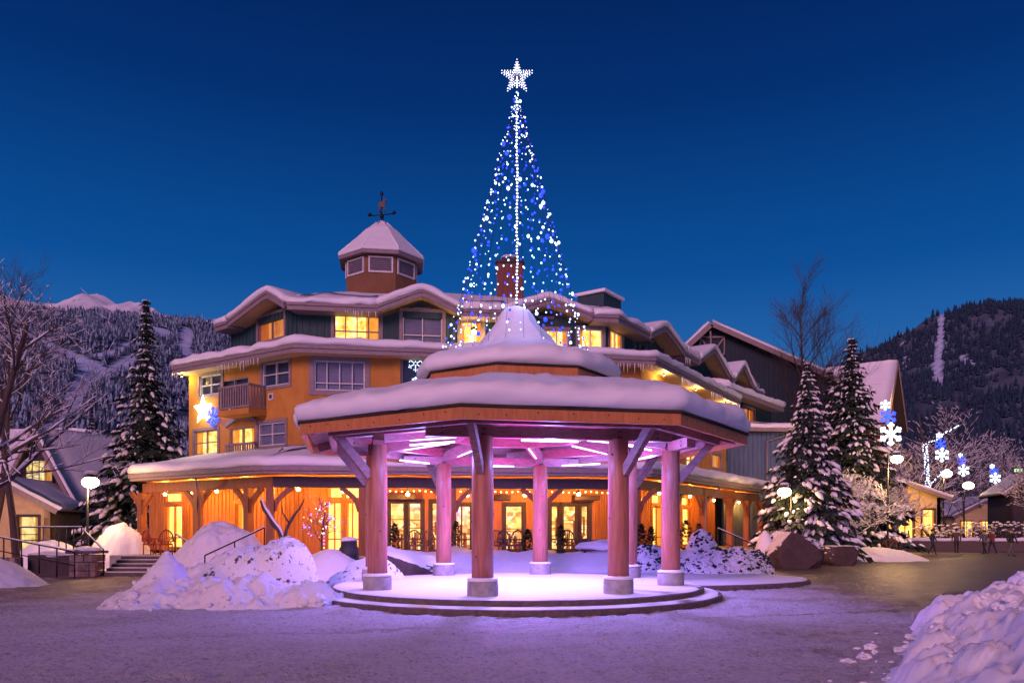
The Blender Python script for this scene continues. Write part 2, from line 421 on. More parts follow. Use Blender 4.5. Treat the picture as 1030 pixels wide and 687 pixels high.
b = MB(); octaloft(b, [(6.02, 4.238), (6.13, 4.31), (6.18, 4.42), (6.18, 4.52), (6.12, 4.62), (5.98, 4.70), (5.75, 4.765), (5.3, 4.89), (4.7, 5.03), (4.0, 5.19), (3.2, 5.37), (2.35, 5.55), (2.25, 5.25)], 0, True, 24, .25, .12)
b.build('snow_cover', M['snow_smooth'], gaz)
b = MB()
octaloft(b, [(2.64, 5.748), (2.8, 5.8), (2.86, 5.9), (2.84, 6.02), (2.72, 6.14), (2.5, 6.22), (2.1, 6.34), (1.55, 6.48), (1.15, 6.64), (.95, 6.85), (.76, 7.09), (.6, 7.33), (.46, 7.55), (.3, 7.71), (.15, 7.77), (.03, 7.785)], 0, True, 16, .45, .09, 4)
b.build('upper_snow_cover', M['snow_smooth'], gaz)
# violet tubes on the beams, and the light they give
VIOLET = (.24, .24, 1.0); PINK = (.85, .05, 1.0)
for k, th in enumerate(TH):
    for (r0, r1) in ((1.9, 3.2),):
        b = MB(); za = 4.17; zb = 3.98
        p, q = gp(th, r0, 4.14), gp(th, r1, 3.98); b.tube([p, q], .018, 8); b.build('light_tube', M['led'], gaz)
    a, c = gp(th, CR - .17, ZB - .03), gp(th + 45, CR - .17, ZB - .03)
    b = MB(); b.tube([a.lerp(c, .28), a.lerp(c, .72)], .022, 8); b.build('light_tube', M['led'], gaz)
    m = a.lerp(c, .5); 
    pt('tube_light_outer', gp(th + 22.5, 3.75, 3.68), 170, VIOLET, .2)
    light('SPOT', 'tube_light', gp(th + 22.5, 2.9, 3.3), 75, PINK, spot_size=R(165), spot_blend=.5, shadow_soft_size=.25, rot=(R(180), 0, 0))
light('SPOT', 'tube_light_down', (GC.x, GC.y, 4.1), 2300, VIOLET, spot_size=R(158), spot_blend=.6, shadow_soft_size=.6)
pt('tube_light_core', (GC.x, GC.y, 2.7), 300, (1.0, .05, .72), .5)
pt('tube_light_top', (GC.x, GC.y, 4.9), 14, (.8, .2, 1), .3)

# ================================================================== LIGHT TREE on the gazebo roof
tree = thing('light_tree', 'cone of white and blue fairy lights topped by a star on the gazebo roof', 'light tree', (GC.x, GC.y, 7.7))
ZA, ZR, RR = 13.62, 6.38, 2.0
b = MB(); b.tube([(GC.x, GC.y, 7.6), (GC.x, GC.y, 13.7)], .03, 8)
b.build('pole', M['darkmetal'], tree)
b = MB()
z = 7.9
while z < 13.5:
    b.blob((GC.x + rnd.uniform(-.015, .015), GC.y - .045, z), .032, 0, 1, .1, 0); z += .095
b.build('pole_lights', M['star'], tree, kind='stuff')
NS = 28; bulbs = []
for k in range(NS):
    a = 2 * math.pi * (k + .35) / NS; A = Vector((GC.x, GC.y, ZA)); B_ = Vector((GC.x + RR * math.cos(a), GC.y + RR * math.sin(a), ZR + .1 * math.sin(3 * a)))
    pts = [A.lerp(B_, i / 8) + Vector((0, 0, -.12 * math.sin(math.pi * i / 8))) for i in range(9)]
    b = MB(); b.tube(pts, .004, 4); b.build('light_string', M['darkmetal'], tree)
    t = rnd.uniform(0, .05)
    while t < 1:
        j = Vector((rnd.uniform(-.07, .07), rnd.uniform(-.07, .07), rnd.uniform(-.06, .06))) * (.4 + t)
        blue = rnd.random() < .36
        size = rnd.choice((.012, .015, .018, .022, .027)) * (1.25 if blue else 1) * (1.8 if rnd.random() < .11 else 1) * (.72 + .28 * min(1, t * 2))
        bulbs.append((size, A.lerp(B_, t) + Vector((0, 0, -.12 * math.sin(math.pi * t))) + j, blue))
        t += rnd.uniform(.018, .042) * (1.6 - .6 * t)
bulbs.sort(key=lambda q: -q[0])
for size, p, blue in bulbs[:100]:
    b = MB(); b.blob(p, (size, size, size * 1.15), 0, 0, 0, 1); b.build('bulb', M['bulb_blue' if blue else 'bulb_white'], tree)
b = MB()
for size, p, blue in bulbs[100:]: b.blob(p, (size, size, size * 1.15), 1 if blue else 0, 0, 0, 1)
b.build('small_bulb', [M['bulb_white'], M['bulb_blue']], tree, kind='stuff')
# the star: five doubled points, outlined in small bulbs
sc = Vector((GC.x, GC.y, 14.02)); b = MB(); f = MB()
def starpt(i, ro, ri): 
    a = math.pi / 2 + i * math.pi / 5; r = ro if i % 2 == 0 else ri
    return sc + Vector((r * math.cos(a), 0, r * math.sin(a)))
for yo in (-.06, .06):
    for ro, ri in ((.43, .165), (.3, .105)):
        pts = [starpt(i, ro, ri) + Vector((0, yo, 0)) for i in range(10)]; pts.append(pts[0])
        f.tube(pts, .01, 4)
        for i in range(10):
            for t in (0, .25, .5, .75): b.blob(pts[i].lerp(pts[i + 1], t), .016, 0, i, .1, 0)
    for i in range(0, 10, 2): f.tube([sc + Vector((0, yo, 0)), starpt(i, .43, .165) + Vector((0, yo, 0))], .009, 4)
for i in range(-8, 9): b.blob(sc + Vector((0, 0, i * .05)), .022, 0, i, .1, 0)
st = f.build('star_topper', M['trim'], tree); b.build('star_lights', M['star'], st, kind='stuff')
for z, e in ((12.5, 10), (10.3, 30), (8.4, 60)): pt('fairy_glow', (GC.x + .2, GC.y - .1, z), e, (.3, .36, 1.0), .5)
# ================================================================== facade helpers
class Facet:
    def __init__(s, p0, p1):
        s.p0 = Vector((p0[0], p0[1], 0)); s.p1 = Vector((p1[0], p1[1], 0)); d = s.p1 - s.p0
        s.L = d.length; s.u = d.normalized(); s.n = Vector((s.u.y, -s.u.x, 0))
    def pt(s, q, z, o=0): 
        v = s.p0 + s.u * q + s.n * o; return Vector((v.x, v.y, z))
    def sz(s, px, py):
        k = (px - CX) / FPX; q = (s.p0.x - k * s.p0.y) / (k * s.u.y - s.u.x)
        Y = s.p0.y + s.u.y * q; return q, EYE - (py - HY) / FPX * Y
    def box(s, b, s0, s1, z0, z1, o0, o1, mi=0):
        p = []
        for z in (z0, z1): p += [s.pt(s0, z, o1), s.pt(s1, z, o1), s.pt(s1, z, o0), s.pt(s0, z, o0)]
        b.hexa(p, mi)
    def shift(s, o): return Facet(s.pt(0, 0, o), s.pt(s.L, 0, o))
def line_x(a, b, c, d):
    r = b - a; t = d - c; k = r.x * t.y - r.y * t.x
    q = ((c.x - a.x) * t.y - (c.y - a.y) * t.x) / k; return a + r * q
def offset(poly, d):
    """offset a plan polyline towards its outer (camera) side by d"""
    P = [Vector((p[0], p[1], 0)) for p in poly]; fs = [Facet(P[i], P[i + 1]) for i in range(len(P) - 1)]
    out = [P[0] + fs[0].n * d]
    for i in range(1, len(fs)):
        a, c = fs[i - 1], fs[i]
        out.append(line_x(a.p0 + a.n * d, a.p1 + a.n * d, c.p0 + c.n * d, c.p1 + c.n * d))
    out.append(P[-1] + fs[-1].n * d); return out
Z3 = Vector((0, 0, 1))
def stations(poly, z, step=None):
    """sweep stations along a plan polyline, mitred at its corners"""
    P = [Vector((p[0], p[1], 0)) for p in poly]; out = []
    ns = [Facet(P[i], P[i + 1]).n for i in range(len(P) - 1)]
    for i in range(len(P)):
        if i == 0: A = ns[0]
        elif i == len(P) - 1: A = ns[-1]
        else: A = ns[i - 1] + ns[i]; A = A / A.dot(ns[i])
        out.append((P[i] + Z3 * z, A, Z3))
        if step and i < len(P) - 1:
            L = (P[i + 1] - P[i]).length; n = max(1, int(L / step))
            for k in range(1, n):
                q = P[i].lerp(P[i + 1], k / n) + Z3 * z; out.append((q, ns[i], Z3))
    return out
def snow_prof(t, back, slope=.35, over=.1):
    return [(-.02, 0), (over * .7, .03), (over, t * .3), (over, t * .6), (over * .5, t * .88), (-.12, t), (-.5, t + .5 * slope * .8), (-back, t + back * slope), (-back, back * slope - .05), (-.3, .0)]
SCATTER = []
def wall(name, F, s0, s1, z0, z1, holes, m, parent, depth=.22, battens=0, mb=None):
    """a wall with real openings; holes = (s0,s1,z0,z1)"""
    b = MB()
    ss = sorted({s0, s1} | {min(max(h[i], s0), s1) for h in holes for i in (0, 1)}); zs = sorted({z0, z1} | {min(max(h[i], z0), z1) for h in holes for i in (2, 3)})
    for i in range(len(ss) - 1):
        for j in range(len(zs) - 1):
            sm, zm = (ss[i] + ss[i + 1]) / 2, (zs[j] + zs[j + 1]) / 2
            if any(h[0] < sm < h[1] and h[2] < zm < h[3] for h in holes): continue
            b.quad(F.pt(ss[i], zs[j]), F.pt(ss[i + 1], zs[j]), F.pt(ss[i + 1], zs[j + 1]), F.pt(ss[i], zs[j + 1]))
    for h in holes:
        a0, a1, c0, c1 = h[:4]
        for (x0, y0, x1, y1) in ((a0, c0, a1, c0), (a1, c0, a1, c1), (a1, c1, a0, c1), (a0, c1, a0, c0)):
            b.quad(F.pt(x0, y0), F.pt(x1, y1), F.pt(x1, y1, -depth), F.pt(x0, y0, -depth))
    b.quad(F.pt(s0, z0, -depth - .1), F.pt(s0, z0), F.pt(s0, z1), F.pt(s0, z1, -depth - .1))
    b.quad(F.pt(s1, z0), F.pt(s1, z0, -depth - .1), F.pt(s1, z1, -depth - .1), F.pt(s1, z1))
    if battens:
        q = s0 + battens / 2
        while q < s1:
            segs = [(z0, z1)]
            for h in holes:
                if h[0] - .12 < q < h[1] + .12:
                    ns = []
                    for (a, c) in segs:
                        if h[2] - .1 > a: ns.append((a, min(c, h[2] - .1)))
                        if h[3] + .1 < c: ns.append((max(a, h[3] + .1), c))
                    segs = ns
            for (a, c) in segs:
                if c - a > .05: F.box(b, q - .025, q + .025, a + .001, c - .001, -.01, .03)
            q += battens
    return b.build(name, m, parent)
WR = random.Random(77)
def window(F, h, parent, pane, cols=2, rows=1, frame='white', casing=None, cw=.14, bar=.045, depth=.16, split=None, name='window'):
    """casing, sash and glazing bars as one mesh; the pane is its sub-part"""
    s0, s1, z0, z1 = h[:4]; b = MB()
    if casing:
        for (a, c, d, e) in ((s0 - cw, s0, z0 - cw, z1 + cw), (s1, s1 + cw, z0 - cw, z1 + cw), (s0, s1, z1, z1 + cw), (s0, s1, z0 - cw, z0)):
            F.box(b, a, c, d, e, -.01, .045, 1)
    fw = .06
    for (a, c, d, e) in ((s0, s0 + fw, z0, z1), (s1 - fw, s1, z0, z1), (s0 + fw, s1 - fw, z1 - fw, z1), (s0 + fw, s1 - fw, z0, z0 + fw)):
        F.box(b, a + .002, c - .002, d + .002, e - .002, -depth, -.02)
    for i in range(1, cols):
        q = s0 + (s1 - s0) * i / cols; F.box(b, q - bar / 2, q + bar / 2, z0 + fw, z1 - fw, -depth + .03, -.03)
    for i in range(1, rows):
        z = z0 + (z1 - z0) * i / rows
        if split and rows == 2: z = z0 + (z1 - z0) * split
        F.box(b, s0 + fw, s1 - fw, z - bar / 2, z + bar / 2, -depth + .035, -.035)
    w_ = b.build(name, [M[frame], M[casing or frame]], parent)
    b = MB(); o = -depth + .02
    b.quad(F.pt(s0, z0, o), F.pt(s1, z0, o), F.pt(s1, z1, o), F.pt(s0, z1, o)); b.build('pane', M[pane], w_)
    if pane in ('lit', 'shopwarm', 'chaletlit', 'litorange'):
        W_ = s1 - s0; o = -depth + .06
        for sg in (0, 1):
            cwid = WR.uniform(.1, .34) * W_
            if WR.random() < .25: continue
            b = MB(); n = 10; vs = []
            for zz in (z0 + .01, z1 - .01):
                for i in range(n + 1):
                    q = (s0 + cwid * i / n * (1 if zz > z0 + .1 else WR.uniform(.85, 1))) if sg == 0 else (s1 - cwid * i / n * (1 if zz > z0 + .1 else WR.uniform(.85, 1)))
                    vs.append(F.pt(q, zz, o + .02 * math.sin(i * 2.4)))
            b.add(vs, [(i, i + 1, n + 2 + i, n + 1 + i) for i in range(n)], 0, True); b.build('curtain', M['curtain'], w_)
    if pane == 'shop':
        b = MB(); o = -depth + .05; W_ = s1 - s0
        for k in range(WR.randint(3, 6)):
            q = s0 + WR.uniform(.1, .8) * W_; w2 = WR.uniform(.06, .25) * W_; h = WR.uniform(.12, .45) * (z1 - z0); zb = z0 + .05 + (WR.random() < .3) * .3 * (z1 - z0)
            F.box(b, q, min(s1 - .07, q + w2), zb, zb + h, o - .02, o + .02 + .003 * k)
        for k in range(2): zz = z0 + (z1 - z0) * WR.uniform(.3, .7); F.box(b, s0 + .06, s1 - .06, zz, zz + .04, o + .031 + .004 * k, o + .05 + .004 * k)
        b.build('display', M['postwood'], w_)
    return w_
def hole(F, x0, x1, y0, y1):
    a = F.sz(x0, y0); c = F.sz(x1, y1); a2 = F.sz(x0, y1); c2 = F.sz(x1, y0)
    return (a[0], c[0], (a2[1] + c[1]) / 2, (a[1] + c2[1]) / 2)

# ================================================================== THE INN
CORN = [(-16.6, 37.9), (-9.35, 33.2), (6.6, 35.8), (14.0, 47.6)]
PORCH = [(-17.3, 35.1), (-9.6, 30.0), (5.75, 32.0), (15.6, 47.0)]
FL = .70
inn = thing('inn_building', 'ochre and green village inn with snowy eaves, cupola and warm lit porch', 'inn', (-3, 40, 0))
OW = offset(CORN, -.85)
facW, facF, facE = [Facet(OW[i], OW[i + 1]) for i in range(3)]
ZC = 9.38
# --- ochre storey walls with openings
sL = facW.sz(190, 390)[0]
W0 = [(201, 223, 377, 397), (264, 291, 364, 388), (196, 219, 433, 457), (260, 287, 425, 448)]
D0 = [(221, 250, 381, 413), (231, 256, 430, 460)]     # balcony doors
H0 = [hole(facW, *w) for w in W0]; HD = [hole(facW, *w) for w in D0]
wall('wall', facW, sL, facW.L, 4.6, ZC, H0 + HD, M['orange'], inn)
window(facW, H0[0], inn, 'glass', 2, 2, 'white', 'trim'); window(facW, H0[1], inn, 'glass', 2, 2, 'white', 'trim')
window(facW, H0[2], inn, 'lit', 2, 2, 'trim', 'trim'); window(facW, H0[3], inn, 'blind', 2, 2, 'white', 'trim')
window(facW, HD[0], inn, 'glass', 2, 1, 'trim', None, depth=.2, name='balcony_door'); window(facW, HD[1], inn, 'lit', 2, 1, 'trim', None, depth=.2, name='balcony_door')
W1 = [(316, 367, 363, 393), (404, 433, 361, 392)]
H1 = [hole(facF, *w) for w in W1]
H1 += [hole(facF, 330, 350, 425, 448)]
HR = [hole(facF, 606, 622, 377, 395), hole(facF, 430, 455, 425, 448)]
wall('wall', facF, 0, facF.L, 4.6, ZC, H1 + HR, M['orange'], inn)
window(facF, H1[0], inn, 'blind', 4, 2, 'white', 'trim', .22, split=.25); window(facF, H1[1], inn, 'glass', 1, 1, 'trim', 'trim'); window(facF, H1[2], inn, 'blind', 2, 2, 'white', 'trim')
for h in HR: window(facF, h, inn, 'litorange', 2, 2, 'trim', 'trim')
b = MB(); q = facF.sz(399, 390)[0]; facF.box(b, q - .16, q + .16, 4.7, ZC - .01, -.02, .12); b.build('pilaster', M['orange'], inn)
H2 = [hole(facE, 690, 702, 455, 472), hole(facE, 716, 726, 457, 471), hole(facE, 672, 682, 395, 412)]
wall('wall', facE, 0, facE.L, 4.6, ZC, H2, M['orange'], inn)
window(facE, H2[0], inn, 'lit', 2, 2, 'trim', 'trim'); window(facE, H2[1], inn, 'litorange', 1, 1, 'trim', 'trim'); window(facE, H2[2], inn, 'glass', 2, 2, 'white', 'trim')
# vent disc on the wall
b = MB(); c = facW.sz(273, 399); p = facW.pt(c[0], c[1], .03)
facW.box(b, c[0] - .16, c[0] + .16, c[1] - .16, c[1] + .16, -.01, .05); facW.box(b, c[0] - .08, c[0] + .08, c[1] - .08, c[1] + .08, .05, .06, 1)
b.build('wall_vent', [M['white'], M['darkmetal']], inn)
# --- balconies on the west facet
for (x0, x1, yt, yb, yfl, bottom) in ((219, 250, 388, 411, 424, True), (226, 255, 446, 459, 459, False)):
    F = facW; o = 1.0 if bottom else .28
    G = facW.shift(o); a = G.sz(x0, yt); c = G.sz(x1, yt); d = G.sz(x0, yb)
    s0, s1 = a[0], c[0]; zt = (a[1] + c[1]) / 2; zb = (d[1] + G.sz(x1, yb)[1]) / 2
    b = MB()
    if bottom: facW.box(b, s0, s1, zb - .28, zb - .02, 0, o, 1)
    facW.box(b, s0, s1, zt - .07, zt + .03, o - .08, o); facW.box(b, s0, s1, zb + .02, zb + .1, o - .07, o - .01)
    for sx in (s0, s1 - .07): facW.box(b, sx, sx + .07, zt - .07, zt + .03, .01, o - .081); facW.box(b, sx + .01, sx + .06, zb + .02, zb + .1, .01, o - .081)
    q = s0 + .02
    while q < s1: facW.box(b, q, q + .075, zb + .1, zt - .071, o - .065, o - .02); q += .17
    q = .1
    while q < o - .1 and bottom:
        for sx in (s0 + .01, s1 - .06): facW.box(b, sx, sx + .05, zb + .1, zt - .071, q, q + .07)
        q += .17
    b.build('balcony', [M['trim'], M['orange']], inn)
# arch over the lower balcony
b = MB(); n = 12; sa, sb_ = HD[1][0] - .2, HD[1][1] + .25; zt = HD[1][3]
vs = []
st = []
for i in range(n + 1):
    t = i / n; st.append((facW.pt(lerp(sa, sb_, t), zt + .05 + .34 * math.sin(math.pi * t), .0), facW.n, Z3))
b.sweep(st, [(-.01, 0), (.1, 0), (.1, .22), (-.01, .22)]); b.build('arch_trim', M['trim'], inn)
# --- cornice: soffit, fascia, snow
b = MB(); pl = CORN
b.sweep(stations(pl, ZC), [(-.9, 0), (-.05, 0), (-.05, .02), (-.9, .02)]); b.build('soffit', M['soffit'], inn)
b = MB(); b.sweep(stations(pl, ZC), [(-.05, -.05), (.02, -.05), (.02, .14), (.08, .14), (.08, .30), (-.05, .30)]); b.build('cornice', M['trim'], inn)
b = MB(); b.sweep(stations(pl, ZC + .30, .35), snow_prof(.36, 2.2, .12, .14), smooth=True, jit=.10); b.build('snow_cover', M['snow_smooth'], inn)
# end cap of the cornice on the west side
# --- green top storey
UP = [Vector((gx(232, 38.6), 38.6, 0)), Vector((gx(300, 34.9), 34.9, 0)), Vector((gx(609, 37.0), 37.0, 0)), Vector((gx(609, 37.0) + .54 * 25, 37.0 + .842 * 25, 0))]
uf = [Facet(UP[i], UP[i + 1]) for i in range(3)]
ZU0, ZU = 9.4, 11.42
HU0 = [hole(uf[0], 260, 286, 317, 342)]
HU1 = [hole(uf[1], 336, 382, 317, 342), hole(uf[1], 405, 445, 314, 345), hole(uf[1], 463, 485, 323, 350), hole(uf[1], 582, 606, 331, 354), hole(uf[1], 549, 571, 332, 352)]
HU2 = [hole(uf[2], 613, 626, 334, 356)]
HU3 = [hole(uf[2], 638, 651, 338, 360), hole(uf[2], 668, 686, 345, 365), hole(uf[2], 718, 732, 373, 392), hole(uf[2], 704, 711, 368, 385)]
HU4 = [hole(uf[2], 754, 763, 385, 400)]
for F, hs in zip(uf, (HU0, HU1, HU2 + HU3 + HU4)): wall('wall', F, 0, F.L, ZU0, ZU + .1, hs, M['green'], inn, battens=.32)
window(uf[0], HU0[0], inn, 'litorange', 2, 1, 'trim', 'trim'); window(uf[1], HU1[0], inn, 'lit', 4, 2, 'trim', 'trim', split=.35)
window(uf[1], HU1[1], inn, 'blind', 2, 2, 'white', 'trim', .15, split=.25); window(uf[1], HU1[2], inn, 'lit', 2, 1, 'trim', 'trim')
window(uf[1], HU1[3], inn, 'lit', 2, 1, 'white', 'trim'); window(uf[1], HU1[4], inn, 'lit', 2, 1, 'white', 'trim'); window(uf[2], HU2[0], inn, 'lit', 2, 1, 'white', 'trim')
window(uf[2], HU3[0], inn, 'glass', 2, 1, 'trim', None); window(uf[2], HU3[1], inn, 'blind', 2, 1, 'white', 'trim'); window(uf[2], HU3[2], inn, 'blind', 2, 1, 'white', 'trim'); window(uf[2], HU3[3], inn, 'glass', 1, 1, 'trim', None)
window(uf[2], HU4[0], inn, 'glass', 2, 1, 'white', 'trim')
# --- main roof with eave, gables
EAVE = offset(UP, .85)
GABLES = [(0, 229, 268, 303, 285), (1, 380, 425, 464, 283), (1, 510, 553, 596, 292), (2, 655, 670, 689, 321), (2, 704, 719, 735, 344), (2, 739, 748.5, 760, 361)]
ef = [Facet(EAVE[i], EAVE[i + 1]) for i in range(3)]
gaps = {}
for fi, x0, xa, x1, ya in GABLES: gaps.setdefault(fi, []).append((max(0, ef[fi].sz(x0, 300)[0]), min(ef[fi].L, ef[fi].sz(x1, 300)[0])))
chains = [[]]
def mitre(i):
    if i == 0: return ef[0].n
    if i == 3: return ef[2].n
    A = ef[i - 1].n + ef[i].n; return A / A.dot(ef[i].n)
for i in range(3):
    F = ef[i]; marks = [(0, 'on')]
    q = 0; g_ = sorted(gaps.get(i, []))
    def run(a, c):
        n = max(1, int((c - a) / .35))
        for k in range(n + 1):
            s_ = lerp(a, c, k / n); A = mitre(i) if s_ < 1e-6 else mitre(i + 1) if s_ > F.L - 1e-6 else F.n
            if chains[-1] and (chains[-1][-1][0] - F.pt(s_, 0)).length < 1e-4: continue
            chains[-1].append((F.pt(s_, 0), A, Z3))
    for a, c in g_:
        if a - q > .15: run(q, a)
        chains.append([]); q = c
    if F.L - q > .15: run(q, F.L)
chains = [c for c in chains if len(c) > 1]
for ch in chains:
    st = [(p + Z3 * ZU, A, B_) for p, A, B_ in ch]
    b = MB(); b.sweep(st, [(-.9, -.02), (0, -.02), (0, .18), (.06, .18), (.06, .3), (-.9, .3)]); b.build('eave_board', M['trim'], inn)
    st = [(p + Z3 * (ZU + .3), A, B_) for p, A, B_ in ch]
    b = MB(); b.sweep(st, snow_prof(.34, 1.2, .36, .12), smooth=True, jit=.10); b.build('snow_cover', M['snow_smooth'], inn)
E1 = offset(EAVE, -1.0); E2 = offset(EAVE, -7.2); E3 = offset(EAVE, -14.0)
b = MB(); ZR1 = 14.55
def roof_strip(b, A, za, B, zb):
    n = 10
    for i in range(len(A) - 1):
        vs = []; fs = []
        for u in range(n + 1):
            for v in range(n + 1):
                p = A[i].lerp(A[i + 1], u / n).lerp(B[i].lerp(B[i + 1], u / n), v / n); z = lerp(za, zb, v / n)
                vs.append((p.x, p.y, z + .07 * fbm(p.x * .7, p.y * .7, 2, 3)))
        for u in range(n):
            for v in range(n): fs.append((u * (n + 1) + v, (u + 1) * (n + 1) + v, (u + 1) * (n + 1) + v + 1, u * (n + 1) + v + 1))
        b.add(vs, fs, 0, True)
E1[0] += (UP[1] - UP[0]).normalized() * -.8; E2[0] += (UP[1] - UP[0]).normalized() * 5
roof_strip(b, E1, ZU + .95, E2, ZR1); roof_strip(b, E2, ZR1, E3, ZU + .5)
roof = b.build('roof', M['snow_smooth'], inn)
def gable(F, x0, xa, x1, ya, over=.93, back=4.0, wallm='green', snow_t=.32, parent=inn):
    """a cross gable: wall triangle, bargeboards, and a snow covered saddle running back into the roof"""
    G = F.shift(over); ze = ZU + .3
    s0, s1, m = G.sz(x0, 300)[0], G.sz(x1, 300)[0], G.sz(xa, ya)
    if x1 < 310: s1 = min(s1, F.L + .3)
    zp = m[1] - snow_t; sm = m[0]
    b = MB()
    b.add([F.pt(s0 + .3, ze - .25, .012), F.pt(s1 - .3, ze - .25, .012), F.pt(sm, zp - .35, .012), F.pt(s0 + .3, ze - .25, -.2), F.pt(s1 - .3, ze - .25, -.2), F.pt(sm, zp - .35, -.2)], [(0, 1, 2), (5, 4, 3), (0, 3, 4, 1), (1, 4, 5, 2), (2, 5, 3, 0)])
    q = s0 + .6
    while q < s1 - .5:
        h = ze - .25 + (zp - ze - .1) * (1 - abs(q - sm) / ((s1 - s0) / 2)) 
        if h > ze - .1: F.box(b, q - .025, q + .025, ze - .22, h - .05, .0, .04)
        q += .32
    F.box(b, sm - .38, sm + .38, zp - .75, zp - .62, .0, .07, 1)
    b.build('gable', [M[wallm], M['trim']], parent)
    def stn(dz):
        out = []; n = 10
        for i in range(2 * n + 1):
            t = i / n - 1; 
            s_ = sm + (s1 - sm) * t if t > 0 else sm + (sm - s0) * t
            z = zp - (zp - ze) * math.sqrt(t * t + .006)
            up = Vector((0, 0, 1)) + F.u * (.5 * t / math.sqrt(t * t + .03)) * ((zp - ze) / ((s1 - s0) / 2))
            out.append((G.pt(s_, z + dz), G.n, up.normalized()))
        return out
    b = MB(); b.sweep(stn(-.2), [(-.08, -.1), (0, -.1), (0, .1), (.05, .1), (.05, .19), (-.08, .19)]); b.build('bargeboard', M['trim'], parent)
    b = MB(); b.sweep(stn(-.2), [(-back, .02), (-.085, .02), (-.085, .17), (-back, .17)]); b.build('gable_roof', M['soffit'], parent)
    b = MB(); t = snow_t
    b.sweep(stn(0), [(-.03, 0), (.08, .02), (.13, t * .35), (.12, t * .65), (.03, t * .92), (-.15, t), (-back, t), (-back, 0)], smooth=True, jit=.05); b.build('snow_cover', M['snow_smooth'], parent)
for fi, x0, xa, x1, ya in GABLES: gable(uf[fi], x0, xa, x1, ya)
# --- chimney
b = MB(); Yc = 42.0; x0, x1 = gx(500, Yc), gx(526, Yc); zt = gz(268, Yc)
b.box(((x0 + x1) / 2, Yc, (13.5 + zt) / 2), (x1 - x0, 1.2, zt - 13.5)); b.box(((x0 + x1) / 2, Yc, zt + .06), (x1 - x0 + .16, 1.36, .12), 0, 1)
b.box(((x0 + x1) / 2, Yc, zt + .25), (x1 - x0 - .5, .7, .26), 0, 1); b.blob(((x0 + x1) / 2, Yc, zt + .42), (.5, .5, .14), 2, 3, .2, 2)
b.build('chimney', [M['brick'], M['darkmetal'], M['snow']], inn)
# low dormer hatch on the roof over the east wing
b = MB(); p = at(603, 309, 42.5); b.box((p.x, p.y, p.z), (2.0, 1.6, .9), R(55)); b.box((p.x, p.y, p.z + .53), (2.3, 1.9, .16), R(55), 1); b.build('roof_hatch', [M['green'], M['snow_smooth']], inn)
# --- cupola
Yk = 41.0; cc = Vector((gx(384, Yk), Yk, 0)); z0 = 14.3; z1 = 15.72
def ring(r, z, off=30.5): return [Vector((cc.x + r * math.sin(R(off + 45 * k)), cc.y - r * math.cos(R(off + 45 * k)), z)) for k in range(8)]
b = MB(); r_ = 1.93
A = ring(r_, z0 - 2.0); B_ = ring(r_, z1)
for k in range(8): b.quad(A[k - 1], A[k], B_[k], B_[k - 1])
cup = b.build('cupola', M['brown'], inn)
for k in range(8):
    F = Facet(A[k - 1], A[k]); L = F.L; b = MB(); za, zb_ = 14.72, 15.54
    for (p, q, e, g) in ((.12, .2, za, zb_), (L - .2, L - .12, za, zb_), (.2, L - .2, za, za + .08), (.2, L - .2, zb_ - .08, zb_)): F.box(b, p, q, e, g, -.01, .06, 1)
    z = za + .1
    while z < zb_ - .1:
        p = [F.pt(.2, z, .035), F.pt(L - .2, z, .035), F.pt(L - .2, z + .075, .005), F.pt(.2, z + .075, .005)]
        b.quad(*p); b.quad(F.pt(.2, z - .012, .01), F.pt(L - .2, z - .012, .01), p[1], p[0]); z += .1
    b.build('louvre_panel', [M['louvre'], M['white']], cup)
b = MB(); rr = [(2.22, z1 - .12), (2.32, z1 - .12), (2.32, z1 + .06), (2.22, z1 + .08)]
for i in range(3):
    P, Q = ring(*rr[i]), ring(*rr[i + 1])
    for k in range(8): b.quad(P[k - 1], P[k], Q[k], Q[k - 1])
P, Q = ring(2.3, z1 - .11), ring(1.8, z1 - .05)
for k in range(8): b.quad(P[k - 1], P[k], Q[k], Q[k - 1])
b.build('cupola_eave', M['trim'], cup)
b = MB(); zt = gz(223.5, Yk); rr = [(2.34, z1 + .06), (2.38, z1 + .14), (2.32, z1 + .22), (1.6, lerp(z1, zt, .42)), (.9, lerp(z1, zt, .75)), (.3, zt - .1), (.1, zt + .04), (.02, zt + .06)]
for i in range(len(rr) - 1):
    P, Q = ring(*rr[i]), ring(*rr[i + 1])
    for k in range(8): b.quad(P[k - 1], P[k], Q[k], Q[k - 1])
for k in range(8): b.tube([ring(2.33, z1 + .2)[k], ring(.3, zt - .09)[k]], .05, 6)
b.build('cupola_snow_roof', M['snow_smooth'], cup)
# weathervane with an animal silhouette
b = MB(); vx, vy = cc.x, cc.y; ts = lambda x, z: (vx + (x - 383.0) / FPX * Yk, vy, gz(z, Yk))
b.tube([ts(383, 223), ts(383, 195)], .035, 6); b.tube([ts(369, 217.5), ts(397, 215)], .03, 6); b.tube([(vx, vy - .7, gz(217, Yk)), (vx, vy + .7, gz(217, Yk))], .025, 6)
b.blob(ts(371, 216), .1, 0, 1, .2, 1); b.blob(ts(395.5, 214), .1, 0, 1, .2, 1); b.blob(ts(383, 218), .12, 0, 1, .1, 1); b.blob(ts(383, 195), (.09, .09, .12), 0, 1, .2, 1)
vane = b.build('weathervane', M['darkmetal'], cup)
out = [(379.5, 212), (380.2, 209), (379.6, 206), (380.5, 204), (383, 203), (384.5, 201.5), (384.8, 200), (387, 200.6), (388.2, 202), (387, 203.2), (386.4, 205), (386, 207), (386.6, 210), (386, 213), (385.2, 213), (385, 209.5), (383, 208.5), (381.6, 209.5), (381, 213), (380, 213)]
